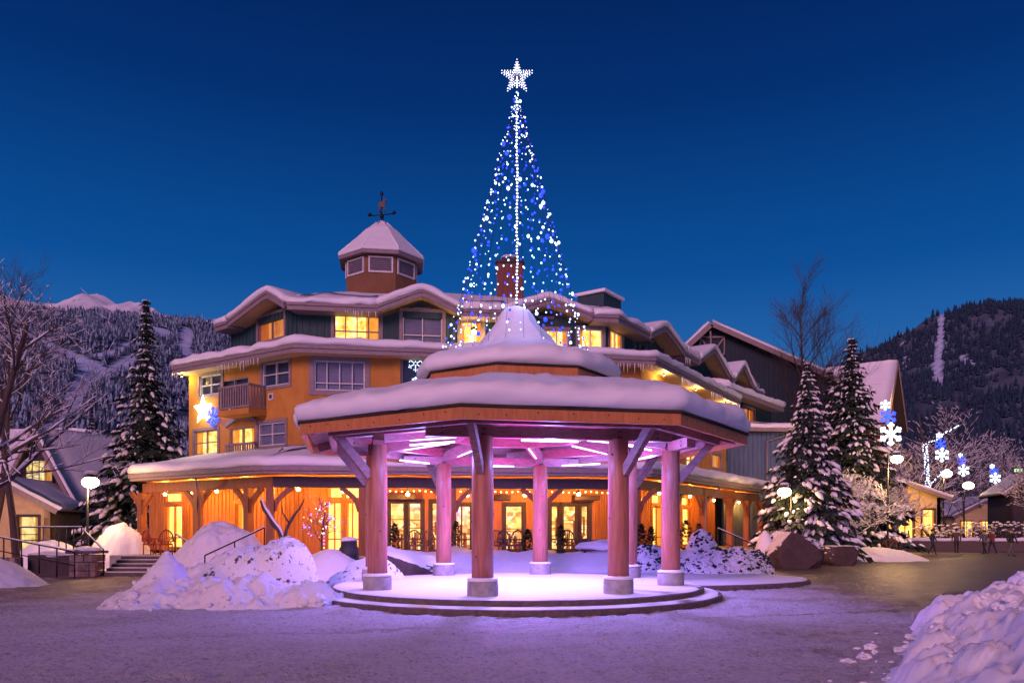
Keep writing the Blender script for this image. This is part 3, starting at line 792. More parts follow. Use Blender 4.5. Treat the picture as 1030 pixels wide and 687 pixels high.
b = MB(); n = len(out); vs = [Vector(ts(*p)) + Vector((0, -.05, 0)) for p in out] + [Vector(ts(*p)) + Vector((0, .05, 0)) for p in out]
b.add(vs, [tuple(range(n)), tuple(range(2 * n - 1, n - 1, -1))] + [(i, i + n, (i + 1) % n + n, (i + 1) % n) for i in range(n)]); b.build('vane_figure', M['darkmetal'], vane) if False else b.build('vane_figure', M['darkmetal'], cup)

# ================================================================== PORCH
ZP = 3.93
b = MB(); b.sweep(stations(PORCH, ZP), [(-.10, 0), (0, 0), (0, .10), (.09, .12), (.09, .3), (-.10, .3)]); b.build('gutter', M['trim'], inn)
b = MB(); b.sweep(stations(PORCH, ZP), [(-3.6, .06), (-.11, .0), (-.11, .05), (-3.6, .12)]); b.build('porch_ceiling', M['porchwood'], inn)
b = MB(); b.sweep(stations(PORCH, ZP + .30, .3), [(-.02, 0), (.08, .03), (.12, .12), (.11, .24), (.03, .36), (-.2, .43), (-1.2, .66), (-2.6, .98), (-3.9, 1.25), (-3.9, .2)], smooth=True, jit=.08); b.build('porch_snow', M['snow_smooth'], inn)
BL = offset(PORCH, -.75); b = MB()
for i in range(3):
    b = MB(); b.sweep(stations(BL, ZP - .5)[i:i + 2], [(-.14, 0), (.14, 0), (.14, .42), (-.14, .42)]); b.build('porch_beam', M['darkbeam' if i == 1 else 'postwood'], inn)
bf = [Facet(BL[i], BL[i + 1]) for i in range(3)]
posts = [(0, x) for x in (143, 199, 250)] + [(1, x) for x in (272, 365, 455, 545, 640)] + [(2, x) for x in (679, 707, 734, 751, 765)]
for k, x in posts:
    F = bf[k]; q = F.sz(x, 520)[0]; b = MB(); hw = .15
    F.box(b, q - hw, q + hw, FL, ZP - .5, -hw, hw); b.build('porch_post', M['postwood'], inn)
    for sg in (-1, 1):
        if k == 1 and x == 272 and sg < 0: continue
        b = MB(); pts = [F.pt(q + sg * (.12 + .75 * t), ZP - 1.45 + .95 * math.sqrt(t)) for t in (0, .15, .35, .65, 1)]
        for i in range(4): b.beam(pts[i], pts[i + 1], .14, .2)
        b.build('post_brace', M['postwood'], inn)
# ground floor wall behind the porch
GW = offset(PORCH, -3.4); gf = [Facet(GW[i], GW[i + 1]) for i in range(3)]
sL = gf[0].sz(150, 520)[0]
specs = [[(166, 184, 503, 556, 'shopwarm', 2), (191, 199, 500, 556, 'shopwarm', 1), (237, 256, 500, 556, 'shopwarm', 2)],
         [(289, 304, 499, 556, 'shopwarm', 2), (328, 345, 500, 545, 'shopwarm', 2), (347, 362, 500, 545, 'shopwarm', 2), (392, 407, 505, 558, 'shop', 1), (411, 424, 505, 558, 'shop', 1), (434, 444, 505, 558, 'shop', 1), (455, 474, 508, 558, 'shop', 2), (508, 526, 508, 558, 'shop', 1), (554, 562, 508, 550, 'shop', 1), (566, 580, 508, 560, 'shop', 1), (584, 592, 508, 560, 'shop', 1), (604, 611, 512, 545, 'lit', 1), (618, 630, 505, 558, 'shopwarm', 1)],
         [(656, 667, 498, 553, 'shopwarm', 2), (686, 694, 500, 550, 'shopwarm', 1), (712, 720, 505, 548, 'shop', 1), (727, 736, 503, 548, 'shopwarm', 2), (741, 749, 503, 546, 'shopwarm', 1), (757, 763, 506, 545, 'lit', 1)]]
for k, F in enumerate(gf):
    specs[k] = [q for q in specs[k] if hole(F, *q[:4])[1] < F.L - .1 and (k == 0 or hole(F, *q[:4])[0] > .1)]; hs = [hole(F, *q[:4]) for q in specs[k]]; tr = []
    hs = [(h[0], h[1], FL + .12, min(h[3], 2.95)) for h in hs]
    tr = [(h[0], h[1], h[3] + .14, 3.6) for h, q in zip(hs, specs[k]) if q[4] == 'shopwarm' and h[3] < 3.3]
    wall('porch_wall', F, sL if k == 0 else 0, F.L, FL, 5.0, hs + tr, M['porchwood'], inn, battens=.28)
    for h, q in zip(hs, specs[k]):
        dark = k == 1 and q[4] == 'shop'
        window(F, h, inn, q[4], q[5], 2, 'darkbeam' if dark else 'porchwood', 'darkbeam' if dark else 'porchwood', .14, .06, split=.24, name='shop_window')
    for h in tr: window(F, h, inn, 'shopwarm', 1, 1, 'porchwood', None, name='transom_window')
# awning boxes over the central shop
F = gf[1]
for x0, x1 in ((386, 418), (497, 512), (575, 600)):
    b = MB(); a, c = F.sz(x0, 500)[0], F.sz(x1, 500)[0]; F.box(b, a, c, 3.05, 3.27, .02, .7); b.build('sign_board', M['darkbeam'], inn)
# porch lamps
WARM = (1.0, .37, .055)
lamps = [(0, x, y) for x, y in ((166, 497), (192, 496), (218, 494), (248, 493))] + [(1, x, y) for x, y in ((300, 492), (345, 494), (410, 497), (470, 498), (528, 498), (582, 497), (632, 494))] + [(2, x, y) for x, y in ((663, 493), (694, 499), (718, 503), (743, 505), (760, 505))]
hf = [Facet(p, q) for p, q in zip(offset(PORCH, -2.0)[:-1], offset(PORCH, -2.0)[1:])]
for k, x, y in lamps:
    q, z = hf[k].sz(x, y); z = min(z, 3.5); p = hf[k].pt(q, z)
    b = MB(); b.tube([(p.x, p.y, z + .1), (p.x, p.y, ZP + .02)], .02, 6); b.lathe((p.x, p.y, z), [(.03, .16), (.13, .1), (.15, .06)], 12)
    pl = b.build('porch_lamp', M['darkmetal'], inn); b = MB(); b.blob(p, .085, 0, 0, 0, 2); b.build('bulb', M['warm'], pl)
    pt('porch_light', (p.x, p.y, z - .05), 360 if k != 1 else 340, WARM, .09)
# string of small warm lights under the front beam
b = MB(); q = 2.6
while q < bf[1].L - .3:
    p = bf[1].pt(q, ZP - .58 - .05 * abs(math.sin(q * 2.2)), -.35); b.blob(p, .03, 0, 1, .1, 0); q += .24
b.build('string_light', M['warm'], inn, kind='stuff')
# lamp on the upper wall
p = uf[1].pt(*uf[1].sz(476, 336), .35); b = MB(); b.beam(uf[1].pt(uf[1].sz(476, 336)[0], p.z + .25, 0), p + Vector((0, 0, .25)), .04, .04); b.lathe((p.x, p.y, p.z), [(.03, .26), (.16, .14), (.16, .1)], 12)
wl = b.build('wall_lamp', M['darkmetal'], inn); b = MB(); b.blob(p, .12, 0, 0, 0, 2); b.build('bulb', M['lampwarm'], wl); pt('wall_light', p - Vector((0, 0, .15)) + uf[1].n * .2, 60, (1, .6, .2), .12)
# light under the east cornice and west cornice (soffit lamps)
for F, x, y in ((facE, 668, 372), (facE, 700, 388), (facE, 730, 402), (facW, 183, 377)):
    G = F.shift(.45); q, z = G.sz(x, y); p = G.pt(q, min(z, ZC - .12)); b = MB(); b.lathe((p.x, p.y, p.z), [(.05, .0), (.05, .1)], 10); sl = b.build('soffit_lamp', M['darkmetal'], inn)
    b = MB(); b.lathe((p.x, p.y, p.z - .02), [(.035, 0), (.035, .018)], 10); b.build('bulb', M['warm'], sl); pt('soffit_light', p - Vector((0, 0, .1)) + F.n * .05, 60, (1, .62, .2), .08)
# downpipes
for F, x, y0, y1 in ((bf[0], 205, 480, 500), (bf[2], 706, 478, 497)):
    q = F.sz(x, 490)[0]; b = MB(); b.tube([F.pt(q + .5, ZP + .02, .75), F.pt(q + .5, ZP - .35, .7), F.pt(q, ZP - .7, .2), F.pt(q, FL + .1, .2)], .045, 8); b.build('downpipe', M['trim'], inn)
# icicles on cornice and upper eave
b = MB(); r2 = random.Random(3)
runs_ = [(Facet(CORN[i], CORN[i + 1]), ZC - .05) for i in range(3)] + [(Facet(ch[i][0], ch[i + 1][0]), ZU) for ch in chains for i in range(len(ch) - 1)]
for i, (F, z) in enumerate(runs_):
    q = .02
    while q < F.L:
        p = F.pt(q, z + .02, .03)
        if noise.noise(Vector((p.x * .5, p.y * .5, z))) > .08:
            L = r2.uniform(.1, .5); b.tube([p, p - Vector((0, 0, L * .6)), p - Vector((0, 0, L))], [.022, .012, .002], 4, 0, True, False)
        q += r2.uniform(.08, .3)
b.build('icicle', M['snow_smooth'], inn, kind='stuff')

# terrace the porch stands on
b = MB(); TE = offset(PORCH, 1.1); TB = offset(PORCH, -4.5); TE[0] = Vector((-16.4, 31.6, 0)); TE[1] = Vector((-9.6, 29.4, 0))
for i in range(3): 
    q = [TE[i], TE[i + 1], TB[i + 1], TB[i]]; b.hexa([Vector((p.x, p.y, -.2)) for p in q] + [Vector((p.x, p.y, FL)) for p in q])
o = b.build('terrace', M['concrete'], None); o['kind'] = 'structure'
# ================================================================== GROUND
def grid_axis(segs):
    out = []
    for a, b_, st in segs:
        n = max(1, round((b_ - a) / st)); out += [a + (b_ - a) * i / n for i in range(n)]
    out.append(segs[-1][1]); return out
gxs = grid_axis([(-6000, -1000, 1000), (-1000, -100, 90), (-100, -22, 3), (-22, -13, .5), (-13, 12, .1), (12, 24, .5), (24, 100, 3), (100, 1000, 90), (1000, 6000, 1000)])
gys = grid_axis([(-400, -20, 40), (-20, 4, 3), (4, 8, .4), (8, 20, .085), (20, 26, .2), (26, 42, .5), (42, 120, 3), (120, 1000, 80), (1000, 9000, 1000)])
# footprints wandering over the packed snow, and two pairs of sledge ruts
PR = {}; r9 = random.Random(19)
for k in range(46):
    x, y = r9.uniform(-13, 11), r9.uniform(7.5, 22); a = r9.uniform(-.5, .5) + r9.choice((0, math.pi / 2, math.pi, .9))
    for i in range(r9.randint(6, 26)):
        a += r9.uniform(-.08, .08); x += math.cos(a) * .36; y += math.sin(a) * .36; sd = .1 * (1 if i % 2 else -1)
        PR.setdefault((int(math.floor(x)), int(math.floor(y))), []).append((x - math.sin(a) * sd, y + math.cos(a) * sd, math.cos(a), math.sin(a)))
def prints(x, y):
    z = 0; cx_, cy_ = int(math.floor(x)), int(math.floor(y))
    for i in (-1, 0, 1):
        for j in (-1, 0, 1):
            for (px, py, c, s_) in PR.get((cx_ + i, cy_ + j), ()):
                u = ((x - px) * c + (y - py) * s_) / .19; v = (-(x - px) * s_ + (y - py) * c) / .11; d = u * u + v * v
                if d < 2.4: z += -.05 * math.exp(-d * 1.6) + .012 * math.exp(-(d - 1.5) ** 2 * 3)
    for k, (c0, c1, c2) in enumerate(((9.6, .10, .006), (13.2, -.16, .004), (16.4, .05, -.003))):
        for o in (0, .9):
            d = y - (c0 + o + c1 * x + c2 * x * x + .1 * math.sin(x * .7 + k)); z += -.03 * math.exp(-(d / .1) ** 2)
    return z
def ground_h(x, y):
    d = math.hypot(x - GC.x, y - GC.y); z = 0
    if 4 < y < 45 and -25 < x < 26:
        z = .035 * fbm(x * .5, y * .5, 1, 3) + .028 * fbm(x * 2.1, y * 2.1, 2, 3) + .03 * noise.noise(Vector((x * 5, y * 5, 3))) + .02 * noise.noise(Vector((x * 10.5, y * 10.5, 7)))
        z += .10 * sstep(.8, 0, abs(d - 5.75)) * (1 if x < -2.6 else .35) * max(0, .6 + fbm(x, y, 9))
        z += prints(x, y) if d > 5.4 and y < 24 else 0
        z *= sstep(4, 7, y)
    return z
vs = [(x, y, ground_h(x, y)) for y in gys for x in gxs]; nx = len(gxs)
fs = [(j * nx + i, j * nx + i + 1, (j + 1) * nx + i + 1, (j + 1) * nx + i) for j in range(len(gys) - 1) for i in range(nx - 1)]
b = MB(); b.add(vs, fs, 0, True)
gm, nt, bs = newmat('trodden snow'); v = coords(nt)
f1 = noise_tex(nt, v, 7, 8, .72); f2 = noise_tex(nt, v, .55, 6, .7); f3 = noise_tex(nt, v, 38, 3, .7)
at_ = node(nt, 'ShaderNodeAttribute', attribute_name='dirt')
sm_ = node(nt, 'ShaderNodeMath', operation='ADD'); nt.links.new(f2, sm_.inputs[0]); nt.links.new(at_.outputs['Fac'], sm_.inputs[1])
s2 = node(nt, 'ShaderNodeMath', operation='MULTIPLY_ADD'); s2.inputs[1].default_value = 1.15; f13 = node(nt, 'ShaderNodeMath', operation='MULTIPLY_ADD'); f13.inputs[1].default_value = .45; nt.links.new(f3, f13.inputs[0]); f12 = node(nt, 'ShaderNodeMath', operation='MULTIPLY'); f12.inputs[1].default_value = .55; nt.links.new(f1, f12.inputs[0]); nt.links.new(f12.outputs[0], f13.inputs[2]); nt.links.new(f13.outputs[0], s2.inputs[0]); nt.links.new(sm_.outputs[0], s2.inputs[2])
s3 = node(nt, 'ShaderNodeMath', operation='SUBTRACT'); s3.inputs[1].default_value = .58; nt.links.new(s2.outputs[0], s3.inputs[0])
gcol = ramp(nt, s3.outputs[0], [(.46, (.82, .83, .85)), (.62, (.72, .70, .72)), (.78, (.42, .34, .335)), (.92, (.18, .135, .125)), (1.0, (.12, .085, .078))])
f5 = noise_tex(nt, v, 13, 7, .75)
gmul = node(nt, 'ShaderNodeMix', data_type='RGBA'); gmul.blend_type = 'MULTIPLY'; gmul.inputs['Factor'].default_value = 1
nt.links.new(gcol, gmul.inputs['A']); nt.links.new(ramp(nt, f5, [(.35, (.46, .42, .41)), (.45, (.86, .84, .83)), (.53, (1, 1, 1))]), gmul.inputs['B'])
nt.links.new(gmul.outputs['Result'], bs.inputs['Base Color'])
nt.links.new(ramp(nt, s3.outputs[0], [(.5, (.75, .75, .75)), (.95, (.42, .42, .42))]), bs.inputs['Roughness'])
hh = node(nt, 'ShaderNodeMath', operation='MULTIPLY_ADD'); hh.inputs[1].default_value = .5; nt.links.new(f3, hh.inputs[0]); nt.links.new(f1, hh.inputs[2])
vo = node(nt, 'ShaderNodeTexVoronoi', feature='SMOOTH_F1'); vo.inputs['Scale'].default_value = 3.2; nt.links.new(v, vo.inputs['Vector'])
h3 = node(nt, 'ShaderNodeMath', operation='MULTIPLY_ADD'); h3.inputs[1].default_value = .4; nt.links.new(vo.outputs['Distance'], h3.inputs[0]); nt.links.new(hh.outputs[0], h3.inputs[2])
bump(nt, bs, h3.outputs[0], 1.0, .2)
g = b.build('ground', gm); g['kind'] = 'structure'
def dirt(x, y):
    d = math.hypot(x - GC.x, y - GC.y)
    a = .55 * sstep(6.5, 11, x - .12 * (y - 20)) * sstep(13, 18, y) * sstep(130, 60, y)
    a += .34 * sstep(-9, -13.5, x) * sstep(14, 20, y)
    a += .12 * sstep(0, 5, x) * sstep(17, 13, y) - .05 * sstep(14, 9, y)
    a += .05 * sstep(0, -3, x) * sstep(14, 10, y)
    a += .12 * sstep(30, 50, y)
    a -= .25 * sstep(7.2, 5.6, d)
    a += .22 * sstep(.35, 0, abs(y - 14.5 - .3 * x)) * sstep(-10, -2, x)
    return a
at_l = g.data.attributes.new('dirt', 'FLOAT', 'POINT'); at_l.data.foreach_set('value', [dirt(q[0], q[1]) for q in vs])

# raised paved terrace beside the gazebo, its curved edge showing to the right
b = MB(); c0 = Vector((3.2, 25.8, 0)); n = 72
prof = [(1.0, -.1), (1.0, .10), (.996, .13), (.985, .15), (.05, .16)]
vs = []; fs = []
for r_, z in prof:
    for j in range(n): a = 2 * math.pi * j / n; vs.append((c0.x + 6.6 * r_ * math.cos(a), c0.y + 3.7 * r_ * math.sin(a), z))
for i in range(len(prof) - 1):
    for j in range(n): fs.append((i * n + j, i * n + (j + 1) % n, (i + 1) * n + (j + 1) % n, (i + 1) * n + j))
b.add(vs, fs, 0, True); o = b.build('side_terrace', M['stepstone']); o['kind'] = 'structure'
b = MB(); vs = []; fs = []; prof = [(1.0, .15), (.99, .17), (.96, .185), (.6, .19), (.03, .19)]
for i, (r_, z) in enumerate(prof):
    for j in range(n): a = 2 * math.pi * j / n; w_ = 1 - .012 * (i < 2) - .02 * (i < 2) * abs(fbm(math.cos(a) * 4, math.sin(a) * 4, 5)); vs.append((c0.x + 6.6 * r_ * w_ * math.cos(a), c0.y + 3.7 * r_ * w_ * math.sin(a), z))
for i in range(len(prof) - 1):
    for j in range(n): fs.append((i * n + j, i * n + (j + 1) % n, (i + 1) * n + (j + 1) % n, (i + 1) * n + j))
b.add(vs, fs, 0, True); o = b.build('terrace_snow', M['snow']); o['kind'] = 'structure'

# ================================================================== SNOW HEAPS
def heap(name, x0, x1, y0, y1, st, fn, m, base=-.05):
    nx = int((x1 - x0) / st) + 1; ny = int((y1 - y0) / st) + 1; H = []
    for j in range(ny):
        for i in range(nx): H.append(fn(x0 + i * st, y0 + j * st))
    idx = {}; vs = []; fs = []
    def vid(k):
        if k not in idx:
            idx[k] = len(vs); vs.append((x0 + (k % nx) * st, y0 + (k // nx) * st, max(H[k], base)))
        return idx[k]
    for j in range(ny - 1):
        for i in range(nx - 1):
            q = [j * nx + i, j * nx + i + 1, (j + 1) * nx + i + 1, (j + 1) * nx + i]
            if max(H[k] for k in q) > base: fs.append(tuple(vid(k) for k in q))
    b = MB(); b.add(vs, fs, 0, True); return b
def bell(x, y, cx, cy, rx, ry, h, rot=0, p=2.0, q=1.0):
    dx, dy = x - cx, y - cy; c, s = math.cos(rot), math.sin(rot)
    u = (dx * c + dy * s) / rx; v = (-dx * s + dy * c) / ry; r = math.sqrt(u * u + v * v)
    return h * (1 - r ** p) ** q if r < 1 else -.3 * (r - 1)
def rub(x, y, a, f=1.0, s=0):
    n1 = noise.noise(Vector((x * 2.9, y * 2.9, s + 5))); wx, wy = x + .12 * n1, y + .12 * noise.noise(Vector((y * 3.1, x * 2.7, s)))
    return a * (.55 * fbm(wx * f * .7, wy * f * .7, s, 3) + .32 * (.5 - abs(n1)) + .22 * abs(noise.noise(Vector((wx * 5.7, wy * 5.7, s)))) + .12 * noise.noise(Vector((wx * 13, wy * 13, s))))
def make_lumps(seed, n, x0, x1, y0, y1, sizes, keep=lambda x, y: True):
    r = random.Random(seed); L = {}
    for _ in range(n):
        x, y = r.uniform(x0, x1), r.uniform(y0, y1)
        if not keep(x, y): continue
        q = r.choice(sizes) * r.uniform(.8, 1.25); e = (x, y, q, q * r.uniform(.35, .8), r.uniform(0, 3.14), r.uniform(.6, 1), r.random() * 50)
        for i in range(int((x - q * 1.3) // .5), int((x + q * 1.3) // .5) + 1):
            for j in range(int((y - q * 1.3) // .5), int((y + q * 1.3) // .5) + 1): L.setdefault((i, j), []).append(e)
    return L
def lumps(L, x, y):
    best = 0
    for cx, cy, q, h, a, k, sd in L.get((int(x // .5), int(y // .5)), ()):
        dx, dy = x - cx, y - cy; u = (dx * math.cos(a) + dy * math.sin(a)) / q; v = (-dx * math.sin(a) + dy * math.cos(a)) / (q * k)
        d = math.sqrt(u * u + v * v) * (1 + .35 * noise.noise(Vector((dx * 3 / q, dy * 3 / q, sd))))
        if d < 1: best = max(best, h * (1 - d ** 2.6) ** .7)
    return best
# ploughed bank at the front right
def bankR(x, y):
    ex = 4.45 + (y - 9) * .55 + .35 * noise.noise(Vector((y * .6, 2, 0)))    # foot line
    t = x - ex; 
    if t < 0: return -.25 * -t
    back = sstep(15.6, 12.2, y - .12 * x) * sstep(4.7, 7.6, y)
    h = 1.78 * (1 - math.exp(-t / 4.2)) * back + .05 * abs(noise.noise(Vector((x * 5, y * 5, 1)))) + .03 * noise.noise(Vector((x * 11, y * 11, 1)))
    h += .22 * sstep(0, .5, t) * back * (.5 + rub(x, y, .8, .8, 3)) 
    return h + rub(x, y, .26, 1.4, 1) * sstep(0, .5, t) + lumps(LUR, x, y) * (1 if t > .3 else sstep(-.0, .3, t)) - .02 - (1 - back) * .12
LUR = make_lumps(4, 900, 4.4, 12, 7, 15.5, (.05, .07, .09, .12, .16, .22, .3), lambda x, y: x - 4.45 - (y - 9) * .55 < 2.6 or noise.noise(Vector((x, y, 2))) > .15)
b = heap('b', 2.6, 13.5, 4.6, 16.5, .05, bankR, None); r3 = random.Random(5)
for i in range(420):
    x = r3.uniform(3.4, 10); y = r3.uniform(8.2, 14.5); h = bankR(x, y)
    ex = 4.45 + (y - 9) * .55
    if x < ex - .8 or (x > ex + 2.3 and r3.random() < .7): continue
    if x < ex - .1 and r3.random() < .6: continue
    s_ = r3.choice((.015, .02, .025, .03, .035, .045, .06, .09)) * r3.uniform(.8, 1.3); z = max(h, 0)
    s_ *= .8; b.blob((x, y, z + s_ * .1), (s_ * r3.uniform(.8, 1.5), s_ * r3.uniform(.8, 1.3), s_ * r3.uniform(.5, .8)), 0, i, .6, 2, False)
tag(b.build('snow_bank', M['snow']), 'big ploughed snow bank with chunky lumps at the front corner of the plaza', 'snow bank')
# mound left of the gazebo: pointed cone, long ploughed ridge
def moundL(x, y):
    h = max(bell(x, y, gx(166, 18.6), 18.6, .75, .8, 1.25, 0, 1.5, .9), bell(x, y, gx(168, 18.4), 18.3, 1.75, 1.5, .85, .1, 1.0, 1.7), bell(x, y, gx(190, 18.6), 18.5, 1.2, .8, .62, .2, 2, 1.1))
    h = max(h, bell(x, y, gx(245, 18.2), 18.25, 2.3, 1.15, .62, .04, 1.7, 1.1), bell(x, y, gx(300, 18), 18.1, 1.15, .7, .56, -.1, 2.2, .9))
    h = max(h, bell(x, y, gx(215, 18.8), 18.7, 1.7, 1.1, .62, .15, 2, 1))
    return h + rub(x, y, .34, 1.5, 2) * sstep(-.05, .15, h) + lumps(LUL, x, y) * sstep(-.02, .2, h) * sstep(.8, .45, h) - .06
LUL = make_lumps(8, 260, -10.2, -3.6, 16.5, 18.6, (.06, .09, .12, .16, .22))
b = heap('b', -10.4, -3.4, 16.4, 20.4, .045, moundL, None)
for i in range(70):
    x = r3.uniform(-10, -3.9); y = r3.uniform(16.8, 18.6); h = moundL(x, y)
    if h < -.04: continue
    s_ = r3.choice((.025, .035, .05, .07)); b.blob((x, y, max(0, h) + .2 * s_), (s_, s_, s_ * .8), 0, i, .5, 1)
for dx, s_ in ((318, .2), (306, .16), (322, .13)): b.blob((gx(dx, 17.3), 17.3, .16), (s_, s_ * .9, s_), 0, dx, .35, 3)
tag(b.build('snow_mound', M['snow_dirty']), 'ploughed snow mound with a pointed peak in front of the speckled boulder', 'snow mound')
# snow covered boulder with dark speckles behind it
def bigrock(x, y):
    h = max(bell(x, y, gx(284, 21), 21.0, 1.0, 1.0, 1.5, 0, 4.5, .6), bell(x, y, gx(258, 21), 20.9, 1.5, 1.0, 1.3, 0, 2.8, .7), bell(x, y, gx(226, 21), 20.7, 1.7, 1.0, .9, 0, 2.0, .9))
    return h + rub(x, y, .42, 1.2, 7) * sstep(0, .3, h) - .06
b = heap('b', -10.6, -4.8, 19.4, 22.6, .06, bigrock, None)
tag(b.build('snowy_boulder', M['snow_speck']), 'long snow covered boulder with dark speckled face behind the snow mound', 'boulder')
# leaning slab beside the left column
def rock(name, c, r, label, m='stone', seed=0, amp=.3, cuts=(), rz=0, sub=4):
    V, F = ICO[sub]; vs = []; ca, sa = math.cos(rz), math.sin(rz)
    for v in V:
        p = Vector(v); k = 1 + amp * fbm(p.x * 1.1 + seed, p.y * 1.1, p.z * 1.1, 4) + amp * .25 * noise.noise(p * 5 + Vector((seed, 0, 0)))
        p = p * k
        for nrm, d in cuts:
            n = Vector(nrm).normalized(); e = p.dot(n) - d
            if e > 0: p = p - n * e * .93
        x, y = p.x * r[0], p.y * r[1]
        vs.append((c[0] + x * ca - y * sa, c[1] + x * sa + y * ca, c[2] + p.z * r[2]))
    b = MB(); b.add(vs, F, 0, True); return tag(b.build(name, M[m]), label, 'boulder')
rock('leaning_boulder', (gx(368, 22.6), 22.8, .28), (1.15, .7, .75), 'slab of pale snowy rock leaning beside a gazebo column', seed=2, cuts=(((.75, -.5, .3), .55), ((-.5, -.4, .75), .5)), m='snow_speck')
rock('dark_boulder', (gx(405, 25.5), 25.9, .45), (1.35, .8, .85), 'dark ridged boulder capped with snow between two gazebo columns', seed=5, amp=.4, cuts=(((.45, -.3, .9), .45), ((0, -1, .1), .6)))
rock('brown_boulder', (gx(799, 35), 35.3, .62), (1.22, 1.1, 1.12), 'large rounded brown boulder with a thin snow cap by the plaza edge', seed=9, amp=.22, cuts=(((0, -1, .15), .75), ((-.8, 0, .6), .75), ((.3, 0, 1), .8)))
rock('flat_boulder', (gx(846, 38), 38.2, .45), (1.05, .9, .78), 'low flat topped brown boulder with dark face next to the large round one', seed=12, amp=.2, cuts=(((0, 0, 1), .62), ((0, -1, .1), .7), ((.85, -.3, -.3), .75)))
# snow bank between the gazebo and the porch
def bankM(x, y):
    h = .78 * sstep(27.4, 29.6, y - .05 * x) + .16 * fbm(x * .8, y * .8, 4, 4)
    h *= sstep(-6.8, -5.0, x) * sstep(8.2, 6.6, x); h *= 1 - .2 * sstep(30.8, 32, y)
    h += .22 * max(0, noise.noise(Vector((x * .7, 3, 1)))) * sstep(27.5, 29, y)
    return h + .1
b = heap('b', -7, 8.4, 27.0, 31.0, .11, bankM, None)
tag(b.build('planting_bank', M['snow']), 'long low bank of snow between the gazebo and the inn porch', 'snow bank')
def simple_heap(name, label, cx, cy, rx, ry, h, m='snow', sd=0, rg=.22, st=.06, p=1.8, cat='snow heap', fr=1.5):
    f = lambda x, y: bell(x, y, cx, cy, rx, ry, h, 0, p, 1.0) + rub(x, y, rg, fr, sd) - .04
    b = heap('b', cx - rx * 1.2, cx + rx * 1.2, cy - ry * 1.2, cy + ry * 1.2, st, f, None); return tag(b.build(name, M[m]), label, cat)
simple_heap('snow_heap', 'rounded grey snow heap in front of the porch lamps beside the handrail', gx(222, 28), 28.2, 2.3, 1.5, 1.95, 'snow_dirty', 3, .42)
simple_heap('snow_heap', 'yellow lit snow heap under the tall conifer beside the steps', gx(118, 33.5), 33.8, 1.7, 1.2, 1.95, 'snow', 4, .4)
simple_heap('snow_heap', 'smooth snow heap at the foot of the fairy lit small tree', gx(330, 27), 27.3, 1.6, 1.2, 1.1, 'snow', 5, .08)
simple_heap('snow_heap', 'low snow heap with sand dusting beside the bicycle', gx(880, 44), 44, 3.0, 2.2, .75, 'snow_dirty', 6, .12)
simple_heap('snow_heap', 'snow heap against the end of the stone wall at the picture edge', gx(-22, 24.5), 24.3, 2.0, 2.0, 1.0, 'snow', 8, .16)
simple_heap('snow_heap', 'snow heap on the terrace behind the ramp railing', gx(50, 34), 34, 2.2, 1.0, 1.35, 'snow', 9, .12)
simple_heap('snow_heap', 'knobbly warm lit lump of snow against the round brown boulder', gx(772, 36), 36.4, .65, .6, 1.75, 'snow', 10, .14, .06)
# snow laden shrubs to the right of the gazebo
def shrub(label, cx, cy, rx, ry, h, sd):
    f = lambda x, y: bell(x, y, cx, cy, rx, ry, h, 0, 2.4, .85) + rub(x, y, .34, 1.6, sd) - .06
    b = heap('b', cx - rx * 1.15, cx + rx * 1.15, cy - ry * 1.15, cy + ry * 1.15, .06, f, None)
    r4 = random.Random(sd)
    for i in range(int(420 * rx)):
        x = cx + r4.uniform(-.9, .9) * rx; y = cy - r4.uniform(.2, 1) * ry; z = f(x, y)
        if z > .05:
            s_ = r4.choice((.018, .025, .035, .05)); b.blob((x, y, z), (s_ * 1.3, s_, s_ * .9), 1 if noise.noise(Vector((x * 2.5, z * 3.5, sd))) + r4.uniform(-.25, .25) > .05 else 0, i, .6, 1, False)
    return tag(b.build('snowy_shrub', [M['snow_speck'], M['needles']]), label, 'shrub')
shrub('wide snow laden shrub between gazebo column and brown boulder', gx(722, 28.5), 28.6, 1.9, 1.2, 1.1, 31)
shrub('tall rounded snow laden shrub beside the outer gazebo column', gx(707, 29.5), 29.7, .8, .7, 1.75, 33)
shrub('small snow laden shrub in front of the brown boulder', gx(762, 30), 30.2, .75, .6, .95, 36)
shrub('snow laden shrub behind the pair of columns under the lantern side', gx(652, 28.5), 28.8, .9, .7, 1.25, 38)

